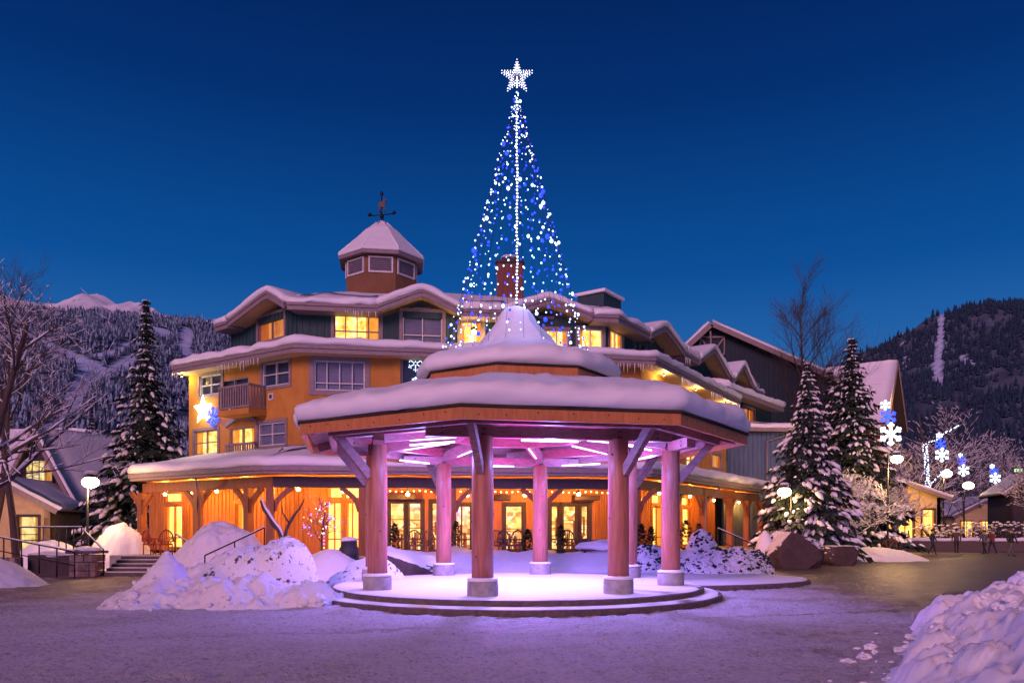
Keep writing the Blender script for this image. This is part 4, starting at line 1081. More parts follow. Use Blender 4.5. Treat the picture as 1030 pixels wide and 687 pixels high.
# ================================================================== CONIFERS
def conifer(name, label, base, H, rad, seed, snowy=.6, group=None, z0=.06, dens=1.0, lean=0, twig=1.0, power=1.25):
    r = random.Random(seed); t = thing(name, label, 'tree', base, group); B = Vector(base)
    b = MB(); b.tube([B + Vector((0, 0, -.2)), B + Vector((lean * .3, 0, H * .4)), B + Vector((lean, 0, H * .98))], [H * .018, H * .011, .015], 8); b.build('trunk', M['bark'], t)
    nb = MB(); sb = MB(); nl = int(26 * dens + H * 1.6)
    for i in range(nl):
        f = (i + r.random() * .6) / nl; z = H * (z0 + (1 - z0) * f); L0 = rad * ((1 - f) ** power * .97 + .035) 
        n = max(4, int((5 + 5 * (1 - f)) * dens)); a0 = r.uniform(0, 6.28)
        for k in range(n):
            a = a0 + 6.283 * k / n + r.uniform(-.25, .25); L = L0 * r.uniform(.5, 1.2); sn_ = .45 + 1.1 * (.5 + noise.noise(Vector((math.cos(a) * 1.2 + seed, math.sin(a) * 1.2, z * .55)))); d = Vector((math.cos(a), math.sin(a), 0))
            droop = -.30 - .35 * (1 - f) * r.uniform(.6, 1.2); side = Vector((-d.y, d.x, 0))
            o = B + Vector((lean * f, 0, z)); m = max(2, int(L / (.30 * twig)))
            for j in range(m + 1):
                u = (j + .35) / (m + .6); p = o + d * (L * u) + Vector((0, 0, L * (droop * u + .16 * u * u)))
                w_ = (.10 + .34 * L * (1 - abs(u - .5))) * r.uniform(.7, 1.1)
                # drooping needle sprays
                for q in range(6):
                    s1 = r.uniform(-1, 1) * w_; out = d * r.uniform(.08, .3) * (.5 + L * .3) + side * s1 + Vector((0, 0, -r.uniform(.06, .24) - .06 * L))
                    e = side.cross(out).normalized() if out.length > 0 else side
                    tw = (side * r.uniform(.5, 1) + d * r.uniform(-.5, .5)).normalized() * (.04 + .045 * L)
                    nb.add([p - tw, p + tw, p + out + tw * .3, p + out - tw * .3], [(0, 1, 2, 3)], 0)
                for _ in range(1 + (r.random() < .5)):
                  if r.random() < snowy * sn_ * (.2 + .8 * u):
                    q = p + side * r.uniform(-.9, .9) * w_; s_ = min(.15, (.035 + .04 * L) * r.choice((.4, .55, .7, .9, 1.25))); o2 = (d * r.uniform(.5, 1) + side * r.uniform(-.6, .6) + Vector((0, 0, -r.uniform(.1, .7)))).normalized() * s_ * r.uniform(2.2, 5.5)
                    sb.tube([q - o2 * .5 + Vector((0, 0, s_ * .3)), q - o2 * .15 + Vector((0, 0, s_ * .6)), q + o2 * .25 + Vector((0, 0, s_ * .45)), q + o2 * .6], [s_ * .35, s_, s_ * .85, s_ * .2], 6, 0, True, True)
    nb.build('crown', M['needles'], t); sb.build('snow_clumps', M['snow_smooth'], t); return t
conifer('conifer', 'tall slender snowy conifer at the corner of the inn porch', (gx(147, 45), 45, 0), gz(298, 45), 3.9, 11, .7)
conifer('conifer', 'snow laden conifer behind the large brown boulder', (gx(812, 42), 42, 0), gz(364, 42), 3.1, 12, .85, dens=1.3, power=1.0)
conifer('conifer', 'dark tall conifer rising beside the gabled chalet roof', (gx(857, 54), 54, 0), gz(338, 54), 4.1, 13, .5, dens=1.35, power=.95)
conifer('conifer', 'dark conifer tucked behind the snow laden one', (gx(835, 60), 60, 0), gz(372, 60), 4.2, 14, .35, dens=1.1)
conifer('conifer', 'lone dark conifer on the slope behind the white roof', (gx(92, 90), 90, 0), gz(402, 90), 2.6, 15, .4, dens=.7)

# ================================================================== BARE TREES
def bare_tree(name, label, base, H, seed, spread=.5, snowy=.5, levels=4, trunk=None, kids=5, group=None, lean=(0, 0), stems=1, upright=.35, thin=1.0, barkm='bark', first=.3, branch0=(1.2, .95)):
    r = random.Random(seed); t = thing(name, label, 'tree', base, group); tb = MB(); cb = MB(); sb = MB()
    tr = trunk or H * .016
    def limb(p, d, L, rad, lev):
        n = 4 if lev < 2 else 3; pts = [p]; q = Vector(p); dd = Vector(d)
        for i in range(n):
            dd = (dd + Vector((r.uniform(-1, 1), r.uniform(-1, 1), r.uniform(-.6, 1) * .8 + upright * .4)) * .17).normalized(); q = q + dd * (L / n); pts.append(q)
        rads = [max(.004 * thin, rad * (1 - .72 * i / n)) for i in range(n + 1)]
        (tb if lev == 0 else cb).tube(pts, rads, 7 if lev == 0 else (5 if lev == 1 else 3), 0, True, False)
        if lev > 0 and snowy and L > .15:
            for i in range(n):
                if r.random() < snowy:
                    a, c = pts[i], pts[i + 1]; 
                    if abs((c - a).normalized().z) < .85:
                        up = Vector((0, 0, rads[i] * .9 + .006 * thin)); w_ = rads[i] * 1.05 + .009 * thin * thin
                        sb.tube([a + up, a.lerp(c, .5) + up * 1.2, c + up], [w_ * .5, w_, w_ * .45], 4, 0, True, False)
        if lev >= levels: return
        kn = kids + (2 if lev == 0 else 0)
        for k in range(kn):
            f = lerp(first if lev == 0 else .2, .98, (k + r.random() * .7) / kn); i = min(n - 1, int(f * n)); pp = pts[i].lerp(pts[i + 1], f * n - i)
            ax = (pts[i + 1] - pts[i]).normalized(); o = Vector((r.uniform(-1, 1), r.uniform(-1, 1), r.uniform(-.3, .5))); o = (o - ax * o.dot(ax)).normalized()
            nd = (ax * (1 - spread) + o * spread + Vector((0, 0, upright * .35))).normalized()
            limb(pp, nd, L * r.uniform(.42, .66) * (branch0[0] - branch0[1] * f if lev == 0 else 1), max(rads[i] * .52, .005 * thin), lev + 1)
    for s_ in range(stems):
        a = r.uniform(0, 6.28) if stems > 1 else 0; o = Vector((math.cos(a), math.sin(a), 0)) * (.12 if stems > 1 else 0)
        limb(Vector(base) + o + Vector((0, 0, -.15)), Vector((lean[0] + o.x * 2.2, lean[1] + o.y * 2.2, 1)).normalized(), H * (.78 if levels > 2 else .85), tr, 0)
    tb.build('trunk', M[barkm], t); cb.build('crown', M[barkm], t)
    if snowy and sb.v: sb.build('snow_clumps', M['snow_smooth'], t)
    return t
bare_tree('bare_tree', 'snow dusted bare tree in front of the small chalet', (gx(18, 30), 30, 0), 12.0, 21, .5, .3, 4, .16, 5, lean=(-.02, 0))
bare_tree('bare_tree', 'bare tree with heavy snowy limbs reaching in from the picture edge', (gx(-40, 25), 25, 0), 11.5, 22, .55, .4, 4, .2, 5, lean=(.1, 0))
bare_tree('bare_tree', 'leafless reddish tree at the edge beyond the chalet porch', (gx(-14, 36), 36, 0), 17.0, 23, .45, .0, 4, .16, 5)
bare_tree('bare_tree', 'tall upright bare tree above the dark gabled lodge', (gx(812, 58), 58, 0), gz(252, 58) * 1.1, 24, .46, 0, 3, .17, 12, upright=.32, thin=1.5, first=.40, branch0=(.82, .60), lean=(-.13, 0))
bare_tree('bare_tree', 'thin bare tree behind the dark conifer', (gx(862, 64), 64, 0), 15.5, 25, .4, 0, 3, .14, 6, upright=.6, thin=1.6, first=.45)
bare_tree('bare_tree', 'multi stemmed frosted tree lit by the nearest street lamp', (gx(848, 47.5), 47.5, 0), 6.4, 26, .62, .9, 4, .075, 5, stems=4, upright=.15, first=.22)
bare_tree('bare_tree', 'frosted ornamental tree behind the nearest street lamp pole', (gx(884, 52), 52, 0), 6.2, 27, .6, .85, 4, .08, 5, stems=3, upright=.2)
for i, (x, Y, yt, lb) in enumerate(((915, 66, 415, 'brownish bare tree beside the yellow shopfront'), (958, 80, 425, 'bare tree behind the light wrapped trunk'), (938, 88, 395, 'tall reddish bare tree behind the light wrapped trunk'), (985, 112, 430, 'frosted bare tree between two street lamps down the street'), (1018, 104, 440, 'frosted bare tree at the far end of the lamp row'), (1058, 60, 455, 'frosted bare tree cut by the picture edge'), (893, 57, 474, 'low frosted tree right behind the nearest street lamp'), (922, 78, 440, 'frosted tree just before the light wrapped trunk'), (968, 106, 432, 'frosted tree far back between the second and third lamps'), (994, 118, 452, 'frosted tree between the third and last lamps'), (1048, 70, 466, 'low frosted tree in front of the dark shop with green sign'), (876, 60, 455, 'dense frosted tree in front of the yellow shop'))):
    bare_tree('bare_tree', lb, (gx(x, Y), Y, 0), gz(yt, Y) * 1.05, 40 + i, .55, .32, 3, .13, 8, thin=1.6, first=.25, stems=1 + (i % 2))
# tree wrapped in white lights
wt = thing('wrapped_tree', 'bare tree with trunk and one long limb wrapped in white lights', 'tree', (gx(940, 68), 68, 0)); b = MB(); lb_ = MB(); Y = 68
paths = [[at(940, 546, Y), at(936, 510, Y), at(932, 475, Y), at(930, 447, Y)], [at(930, 447, Y), at(942, 442, Y), at(953, 434, Y), at(966, 427, Y)], [at(934, 492, Y), at(942, 480, Y), at(950, 472, Y)], [at(930, 447, Y), at(926, 430, Y), at(924, 415, Y)]]
for k, pth in enumerate(paths):
    b.tube(pth, [.22, .17, .15, .1] if k == 0 else [.09, .07, .05, .03][:len(pth)], 8)
    if k == 3: continue
    for i in range(len(pth) - 1):
        L = (pth[i + 1] - pth[i]).length; n = int(L / (.05 if k == 0 else .11))
        for j in range(n):
            a = rnd.uniform(0, 6.28); rr_ = .2 if k == 0 else .09; p = pth[i].lerp(pth[i + 1], j / n) + Vector((math.cos(a) * rr_, -abs(math.sin(a)) * rr_, rnd.uniform(-.05, .05))); lb_.blob(p, .055, 0, 0, 0, 0)
b.build('trunk', M['bark'], wt); lb_.build('wrapped_lights', M['star'], wt, kind='stuff')
# small tree hung with coloured bulbs
ft = bare_tree('fairy_lit_tree', 'small bare tree hung with coloured fairy lights in front of the porch', (gx(325, 27.8), 27.8, .5), 2.9, 51, .55, .2, 3, .05, 6, first=.3)
cr = [c for c in ft.children if c.name.startswith('crown')][0]; vv = [v.co.copy() for v in cr.data.vertices if abs(v.co.x - ft.location.x) < .95 and v.co.z < 2.75]
fb = [MB() for _ in COLOURS]
for i in range(70):
    k = rnd.choice((0, 1, 2, 3, 4, 1, 3, 0)); fb[k].blob(rnd.choice(vv), .024, 0, 0, 0, 1)
for i in range(7): fb[(i * 2) % 5].blob((ft.location.x + .05, 27.72, 0.85 + i * .13), .026, 0, 0, 0, 1)
allb = MB()
for k, q in enumerate(fb): allb.add(q.v, q.f, k, True)
allb.build('fairy_lights', COLOURS, ft, kind='stuff'); pt('fairy_tree_glow', (ft.location.x, 27.4, 2.0), 2, (1, .2, .5), .3)
# V of driftwood limbs in the snow
dw = thing('dead_trunk', 'forked dead trunk with snow on its limbs standing in the bank', 'dead tree', (gx(283, 26.5), 26.5, .9)); Y = 26.5
b = MB(); sb = MB()
l1 = [at(286, 548, Y), at(281, 534, Y), at(275, 527, Y), at(269, 517, Y), at(266, 513, Y), at(262, 503, Y)]; l2 = [at(284, 548, Y), at(288, 533, Y), at(291, 526, Y), at(298, 515, Y), at(301, 512, Y), at(306, 502, Y)]
b.tube(l1, [.11, .075, .085, .06, .068, .04], 9); b.build('limb', M['bark'], dw); b = MB(); b.tube(l2, [.08, .05, .055, .038, .034, .02], 8); b.tube([l2[2], l2[2] + Vector((-.2, -.1, .35)), l2[2] + Vector((-.22, -.1, .6))], [.03, .02, .008], 5); b.build('limb', M['bark'], dw)
sb.tube([p + Vector((.03, -.02, .1)) for p in l1], [.03, .05, .045, .05, .04, .02], 6); sb.build('snow_cover', M['snow_smooth'], dw)
# evergreen shrubs in front of the shop windows
def topiary(label, px, Y, py, r_, sd, z0=.7):
    t = thing('potted_conifer', label, 'plant', (gx(px, Y), Y, z0), 'small evergreens along the porch'); H = gz(py, Y) - z0; b = MB(); rr_ = random.Random(sd)
    x0 = gx(px, Y); pb = MB(); pb.lathe((x0, Y, z0), [(.14, 0), (.2, .28), (.17, .28)], 10); pb.build('pot', M['canvas'], t)
    for i in range(420):
        f = rr_.random() ** .8; a = rr_.uniform(0, 6.28); q = r_ * (1 - f) ** .7 * rr_.uniform(.6, 1.05); p = Vector((x0 + q * math.cos(a), Y + q * math.sin(a), z0 + .25 + (H - .25) * f))
        d = Vector((math.cos(a), math.sin(a), rr_.uniform(-.2, .8))) * .12; tw = Vector((-d.y, d.x, 0)).normalized() * .05
        b.add([p - tw, p + tw, p + d], [(0, 1, 2)], 0)
    b.build('foliage', M['needles'], t)
for i, (x, Y, y, r_, lb) in enumerate(((397, 30.2, 527, .34, 'dark cone shaped evergreen by the lit double door behind the first column'), (459, 30.6, 525, .36, 'round dark evergreen beside the second column from the lit door'), (531, 30.4, 533, .34, 'small evergreen just before the pink rear column'), (564, 30.5, 529, .36, 'evergreen standing before the pale shop door'), (645, 31, 528, .32, 'slim evergreen between the paired pink columns'), (655, 31.2, 530, .28, 'short evergreen under the east porch lamp'), (690, 32.5, 524, .55, 'broad dark evergreen beside the outermost column'), (703, 33, 527, .4, 'dark evergreen behind the tall rounded shrub'))): topiary(lb, x, Y, y, r_, i)
# ================================================================== STREET LAMPS, LIGHTS
def street_lamp(label, hx, hy, Y, px, e, flakes=True, zb=0, group='street lamps'):
    t = thing('street_lamp', label, 'street lamp', (gx(px, Y), Y, zb), group); h = at(hx, hy, Y); x0 = gx(px, Y)
    b = MB(); top = h.z + .25; b.tube([(x0, Y, zb - .1), (x0, Y, zb + .9), (x0, Y, top)], [.09, .06, .045], 10); b.lathe((x0, Y, zb), [(.16, 0), (.16, .1), (.1, .3)], 12)
    if abs(h.x - x0) > .1: b.tube([(x0, Y, top - .2), (lerp(x0, h.x, .5), Y, top + .2), (h.x, Y, top + .1), (h.x, Y, h.z + .12)], .03, 8)
    b.build('pole', M['darkmetal'], t)
    b = MB(); b.lathe((h.x, h.y, h.z), [(.05, .34), (.16, .26), (.28, .2), (.30, .16), (.26, .17)], 18); b.build('lamp_shade', M['darkmetal'], t)
    b = MB(); k_ = .34 * max(1, Y / 52); b.blob(h - Vector((0, 0, .04)), (k_, k_, k_ * .72), 0, 0, 0, 3); b.build('lamp_glass', M['lampwarm'], t)
    b = MB(); b.blob(h + Vector((0, 0, .37)), (.24, .24, .09), 0, 3, .2, 2); b.build('snow_cap', M['snow_smooth'], t)
    pt('street_light', h - Vector((0, 0, .3)), e, (1.0, .55, .22), .2); return t
def flake(label, px, py, Y, size, m, arms=6, group='snowflake lights on the lamp posts'):
    c = at(px, py, Y); t = thing('snowflake_light', label, 'snowflake light', c, group); r_ = size * 1.05 / FPX * Y / 2; b = MB()
    for k in range(arms):
        a = math.pi * 2 * k / arms + math.pi / 2; d = Vector((math.cos(a), 0, math.sin(a))); b.tube([c, c + d * r_], r_ * .13, 6)
        for sg in (-1, 1):
            e = Vector((math.cos(a + sg * .8), 0, math.sin(a + sg * .8))); b.tube([c + d * r_ * .6, c + d * r_ * .6 + e * r_ * .34], r_ * .1, 5)
    b.blob(c, r_ * .2, 0, 0, 0, 1); b.build('light_arms', M[m], t)
    b = MB(); b.beam(c + Vector((-r_ * .5, .06, 0)), c + Vector((r_ * .5, .06, 0)), .03, .03); b.beam(c + Vector((0, .07, -r_)), c + Vector((0, .07, r_)), .03, .03); b.build('bracket', M['darkmetal'], t); return t
FL_ = [('nearest', 902, 461, 46, 893, 1500, ((890.6, 407.5, 10), (893.5, 419, 16), (896, 436.5, 22)), 'beside the frosted trees'),
       ('second', 952, 476, 72, 949, 1500, ((944.6, 438, 6), (946, 446.5, 11), (947.5, 457.5, 14)), 'past the light wrapped tree'),
       ('third', 974, 488, 86, 970, 1500, ((966, 458, 5), (967, 463.5, 9), (969, 473, 12)), 'third down the street'),
       ('last', 1004, 492, 96, 1000, 1500, ((998, 469, 5), (1000, 474, 8), (1001, 481, 11)), 'last down the street')]
for nm, hx, hy, Y, px, e, fl, where in FL_:
    street_lamp('%s street lamp of the row, dark pole and warm head %s' % (nm, where), hx, hy, Y, px, e)
    for (x, y, s_), m, d in zip(fl, ('flakewhite', 'flakeblue', 'flakewhite'), ('small white snowflake light topping the column above the %s lamp', 'blue snowflake light in the middle above the %s street lamp', 'large white snowflake light lowest above the %s street lamp')): flake(d % nm, x, y, Y - .15, s_, m)
    if nm == 'nearest': pt('flake_glow', at(894, 425, Y - .8), 40, (.45, .5, 1), .4)
street_lamp('warm street lamp shining beside the tall conifer and the small chalet', 91, 484, 33, 88, 420, group='street lamps')
street_lamp('warm shaded lantern at the end of the porch by the snow laden conifer', 789, 494, 40, 796, 320, group='street lamps')
# star and flake on the inn wall
G = facW.shift(.16); q, z = G.sz(204, 412); c = G.pt(q, z); st_ = thing('star_light', 'large pale yellow glowing star on the ochre wall of the inn', 'star light', c)
b = MB(); r_ = 15.5 / FPX * c.y; vs = [c + facW.n * .06] + [c + (facW.u * math.cos(math.pi / 2 + i * math.pi / 5) + Z3 * math.sin(math.pi / 2 + i * math.pi / 5)) * (r_ if i % 2 == 0 else r_ * .46) for i in range(10)] + [c - facW.n * .06]
b.add(vs, [(0, 1 + i, 1 + (i + 1) % 10) for i in range(10)] + [(11, 1 + (i + 1) % 10, 1 + i) for i in range(10)]); b.build('star_body', M['paleyellow'], st_)
b = MB(); b.beam(c - facW.n * .16, c - facW.n * .05, .06, .06); b.build('bracket', M['darkmetal'], st_); pt('star_glow', c + facW.n * .6, 60, (1, .9, .55), .3)
q, z = G.sz(214, 419); c = G.pt(q, z); sf = thing('snowflake_light', 'blue glowing snowflake beside the yellow star on the inn wall', 'snowflake light', c); b = MB(); r_ = .48
for k in range(6):
    a = math.pi * k / 3 + .5; d = facW.u * math.cos(a) + Z3 * math.sin(a); b.tube([c, c + d * r_], .055, 6)
    for sg in (-.8, .8): e = facW.u * math.cos(a + sg) + Z3 * math.sin(a + sg); b.tube([c + d * r_ * .55, c + d * r_ * .55 + e * .2], .035, 5)
b.build('light_arms', M['flakeblue'], sf); b = MB(); b.beam(c - facW.n * .16, c - facW.n * .05, .05, .05); b.build('bracket', M['darkmetal'], sf); pt('flake_glow', c + facW.n * .5, 16, (.15, .2, 1), .2)
# snowflake hanging in the window
G = facF.shift(-.08); q, z = G.sz(418, 372); c = G.pt(q, z); sf = thing('snowflake_light', 'white twinkling snowflake light hanging in the ochre storey window', 'snowflake light', c); b = MB()
for zc, r_ in ((.28, .34), (-.5, .16)):
    for k in range(6):
        a = math.pi * k / 3 + math.pi / 2; d = facF.u * math.cos(a) + Z3 * math.sin(a)
        for t in (.25, .45, .65, .85, 1.0): b.blob(c + Z3 * zc + d * r_ * t, .025, 0, 0, 0, 0)
        for sg in (-.8, .8):
            e = facF.u * math.cos(a + sg) + Z3 * math.sin(a + sg); b.blob(c + Z3 * zc + d * r_ * .6 + e * r_ * .3, .022, 0, 0, 0, 0)
b.build('light_points', M['flakewhite'], sf, kind='stuff')

# ================================================================== LEFT SIDE: wall, ramp rails, steps
Y = 29.0; sw = thing('stone_wall', 'low stone retaining wall with end pillar and snow on its cap', 'wall', (gx(60, Y), Y, 0))
b = MB(); x0, x1, x2 = gx(26, Y), gx(73, Y), gx(99, Y)
def stones(b, x0, x1, y0, y1, z0, z1, sd):
    r5 = random.Random(sd); z = z0
    while z < z1 - .05:
        h = min(r5.uniform(.2, .32), z1 - z); x = x0
        while x < x1 - .02:
            w_ = min(r5.uniform(.22, .5), x1 - x); cx_, cz = x + w_ / 2, z + h / 2; b.box((cx_, (y0 + y1) / 2 + r5.uniform(-.02, .02), cz), (w_ - .025, (y1 - y0), h - .025), r5.uniform(-.03, .03)); x += w_
        z += h
b.box(((x0 + x1) / 2, Y + .35, .4), (x1 - x0, .5, .78), 0, 1); b.build('core', [M['wallstone'], M['darkbeam']], sw)
b = MB(); stones(b, x1, x2, Y - .25, Y + .5, 0, .86, 3); b.build('pillar', M['wallstone'], sw)
b = MB(); b.box(((x1 + x2) / 2, Y + .12, .91), (x2 - x1 + .14, .95, .1)); b.blob(((x1 + x2) / 2, Y + .12, .99), ((x2 - x1) * .5, .45, .13), 1, 2, .25, 3); b.build('pillar_cap', [M['stepstone'], M['snow']], sw)
b = MB(); b.blob(((x0 + x1) / 2, Y + .35, .80), ((x1 - x0) * .55, .32, .12), 0, 2, .3, 3); b.build('snow_cover', M['snow'], sw)
b = MB(); xs = [gx(-60, Y), x0]; b.box(((xs[0] + xs[1]) / 2, Y - .4, .35), (xs[1] - xs[0], .5, .75)); tag(b.build('low_wall', M['wallstone']), 'short stone wall end stub beside the snow heap at the picture edge', 'wall')
def rail(label, pts, H=.95, posts_=4, mid=True, name='railing', r_=.028):
    t = thing(name, label, 'railing', tuple(pts[0])); P = [Vector(p) for p in pts]; b = MB(); b.tube([p + Vector((0, 0, H)) for p in P], r_, 8); b.build('top_rail', M['darkmetal'], t)
    if mid: b = MB(); b.tube([p + Vector((0, 0, H * .5)) for p in P], r_ * .7, 8); b.build('mid_rail', M['darkmetal'], t)
    L = [0]
    for i in range(len(P) - 1): L.append(L[-1] + (P[i + 1] - P[i]).length)
    for k in range(posts_):
        d = L[-1] * k / (posts_ - 1)
        for i in range(len(P) - 1):
            if d <= L[i + 1] + 1e-6: p = P[i].lerp(P[i + 1], (d - L[i]) / (L[i + 1] - L[i])); break
        b = MB(); b.tube([p + Vector((0, 0, -.05)), p + Vector((0, 0, H))], r_ * .9, 8); b.build('post', M['darkmetal'], t)
    sb = MB(); sb.tube([p + Vector((0, 0, H + r_)) for p in P], r_ * .8, 6); sb.build('snow_cover', M['snow'], t); return t
rail('long dark ramp railing sloping down in front of the stone wall', [(gx(-14, 28.2), 28.2, .58), (gx(75, 28.2), 28.2, -.05)], 1.0, 6)
rail('dark railing along the upper terrace before the chalet', [(gx(20, 34), 34, .7), (gx(56, 34), 34, .7), (gx(82, 31.5), 31.5, .7)], 1.15, 6)
rail('sloping handrail at the near end of the dark steps', [(gx(85, 31.3), 31.3, .7), (gx(104, 29.2), 29.2, .0)], 1.0, 2, False)
rail('sloping handrail at the inner end of the steps beside the snow heap', [(gx(176, 30.6), 30.6, .55), (gx(197, 28.6), 28.6, .05)], 1.05, 3, True)
rail('dark pipe rail rising from the steps past the speckled boulder', [(gx(206, 26.4), 26.4, -.1), (gx(266, 26.4), 26.4, .85)], .98, 3, False)
rail('sloping dark handrail by the snowy shrubs at the east end of the porch', [(gx(722, 34.5), 34.5, .75), (gx(758, 34.5), 34.5, .05)], 1.05, 3, True)
stp = thing('steps', 'flight of dark snowy stone steps up to the porch', 'steps', (gx(145, 29.4), 29.4, 0))
for k in range(5):
    b = MB(); y0 = 29.2 + k * .36; z1 = .14 * (k + 1); b.box(((gx(99, Y) + gx(196, Y)) / 2, (y0 + 32.2) / 2, z1 / 2 - .05 + .002 * k), (gx(196, Y) - gx(99, Y) - .01 * k, 32.2 - y0, z1 + .1 - .004)); 
    s_ = b.build('step', M['stepstone'], stp); b = MB(); b.box(((gx(99, Y) + gx(196, Y)) / 2, y0 + .2, z1 + .012), (gx(196, Y) - gx(99, Y) - .1, .26, .03)); b.build('snow_cover', M['snow'], s_)
# porch chairs
def chair(label, px, Y, rz, m='wicker', z0=.7, sc=1.0):
    t = thing('porch_chair', label, 'chair', (gx(px, Y), Y, z0), 'wicker chairs on the porch terrace' if m == 'wicker' else 'wooden chairs at the porch corner')
    def T(x, y, z): c, s = math.cos(rz), math.sin(rz); return Vector((gx(px, Y) + (x * c - y * s) * sc, Y + (x * s + y * c) * sc, z0 + z * sc))
    b = MB(); b.hexa([T(-.27, -.26, .4), T(.27, -.26, .4), T(.27, .26, .4), T(-.27, .26, .4), T(-.27, -.26, .46), T(.27, -.26, .46), T(.27, .26, .46), T(-.27, .26, .46)]); b.build('seat', M[m], t)
    b = MB(); arc = [T(.3 * math.cos(a), .24 + .05 * math.sin(a), .55 + .48 * math.sin(a)) for a in [math.pi * i / 10 for i in range(11)]]; b.tube(arc, .03, 6)
    for i in range(1, 10): b.tube([arc[i], T(.3 * math.cos(math.pi * i / 10) * .7, .24, .46)], .014, 5)
    b.tube([T(.3, .24, .55), T(-.3, .24, .55)], .02, 6); b.build('backrest', M[m], t)
    for sx in (-1, 1):
        b = MB(); b.tube([T(.29 * sx, .26, .68), T(.31 * sx, -.05, .66), T(.29 * sx, -.25, .62), T(.27 * sx, -.25, .44)], .022, 6); b.build('armrest', M[m], t)
        for sy in (-1, 1): b = MB(); b.tube([T(.25 * sx, .23 * sy, 0), T(.25 * sx, .23 * sy, .42)], .025, 6); b.build('leg', M[m], t)
for x, Y, a, lb in ((418, 30.3, .3, 'round backed wicker chair before the lit double door'), (427, 30.9, -.5, 'wicker chair turned sideways beside the double door'), (500, 30.4, .2, 'wicker chair just past the front orange column'), (510, 30.8, 2.6, 'wicker chair turned to the shop glass past the front column'), (519, 30.5, -.3, 'wicker chair beside the small evergreen at the rear pink column'), (572, 30.8, 2.9, 'pale seat chair standing at the shop door')): chair(lb, x, Y, a)
chair('red wooden chair behind the porch corner post', 153, 32.8, 2.6, 'red'); chair('second wooden chair on the porch between corner post and handrail', 165, 32.4, -2.4, 'red')
# covered barrel
b_ = thing('covered_planter', 'dark covered planter box with a cap of snow beside the small lit tree', 'planter', (gx(351, 27.5), 27.5, .8)); x0 = gx(351, 27.5)
b = MB(); b.lathe((x0, 27.5, .6), [(.36, 0), (.36, .5), (.3, .56), (.28, .75), (.05, .78)], 12, wob=.1); b.build('cover', M['canvas'], b_); b = MB(); b.blob((x0, 27.5, 1.4), (.3, .3, .1), 0, 1, .2, 2); b.build('snow_cap', M['snow'], b_)
# bench half buried
bn = thing('snowy_bench', 'dark garden bench almost buried in snow before the lit shop', 'bench', (gx(604, 29.4), 29.4, .5)); x0 = gx(604, 29.4)
b = MB(); b.box((x0, 29.4, .98), (1.5, .5, .08)); b.build('seat', M['darkbeam'], bn); b = MB(); b.box((x0, 29.7, 1.2), (1.5, .08, .32)); b.build('backrest', M['darkbeam'], bn)
for sx in (-.6, .6): b = MB(); b.box((x0 + sx, 29.45, .7), (.1, .45, .5)); b.build('leg', M['darkbeam'], bn)
b = MB(); b.blob((x0, 29.5, 1.12), (.85, .42, .24), 0, 4, .25, 3); b.build('snow_cover', M['snow'], bn)
# bicycle
bk = thing('bicycle', 'bicycle parked in the snow by the nearest street lamp', 'bicycle', (gx(893, 45), 45, .3)); bx, by, bz = gx(894, 45), 45, .62
def ringtube(b, c, r_, rad, n=20): b.tube([(c[0] + r_ * math.cos(6.2832 * i / n), c[1], c[2] + r_ * math.sin(6.2832 * i / n)) for i in range(n + 1)], rad, 6, 0, True, False)
for sx in (-.52, .52):
    b = MB(); ringtube(b, (bx + sx, by, bz), .34, .025)
    for i in range(10): a = 6.283 * i / 10; b.tube([(bx + sx, by, bz), (bx + sx + .33 * math.cos(a), by, bz + .33 * math.sin(a))], .004, 3)
    b.build('wheel', M['darkmetal'], bk)
b = MB(); bb = (bx - .05, by, bz - .03); hd = (bx + .38, by, bz + .52); stt = (bx - .2, by, bz + .5); rw = (bx - .52, by, bz); fw = (bx + .52, by, bz)
for a, c in ((bb, hd), (bb, stt), (stt, hd), (bb, rw), (rw, stt), (hd, fw)): b.tube([a, c], .022, 6)
b.build('frame', M['red'], bk); b = MB(); b.tube([hd, (hd[0] - .02, by, hd[2] + .18), (hd[0] - .02, by - .28, hd[2] + .2)], .016, 6); b.tube([(hd[0] - .02, by, hd[2] + .18), (hd[0] - .02, by + .28, hd[2] + .2)], .016, 6); b.build('handlebar', M['darkmetal'], bk)
b = MB(); b.blob((stt[0], by, stt[2] + .12), (.14, .07, .04), 0, 0, 0, 2); b.tube([stt, (stt[0], by, stt[2] + .1)], .016, 6); b.build('saddle', M['darkmetal'], bk)

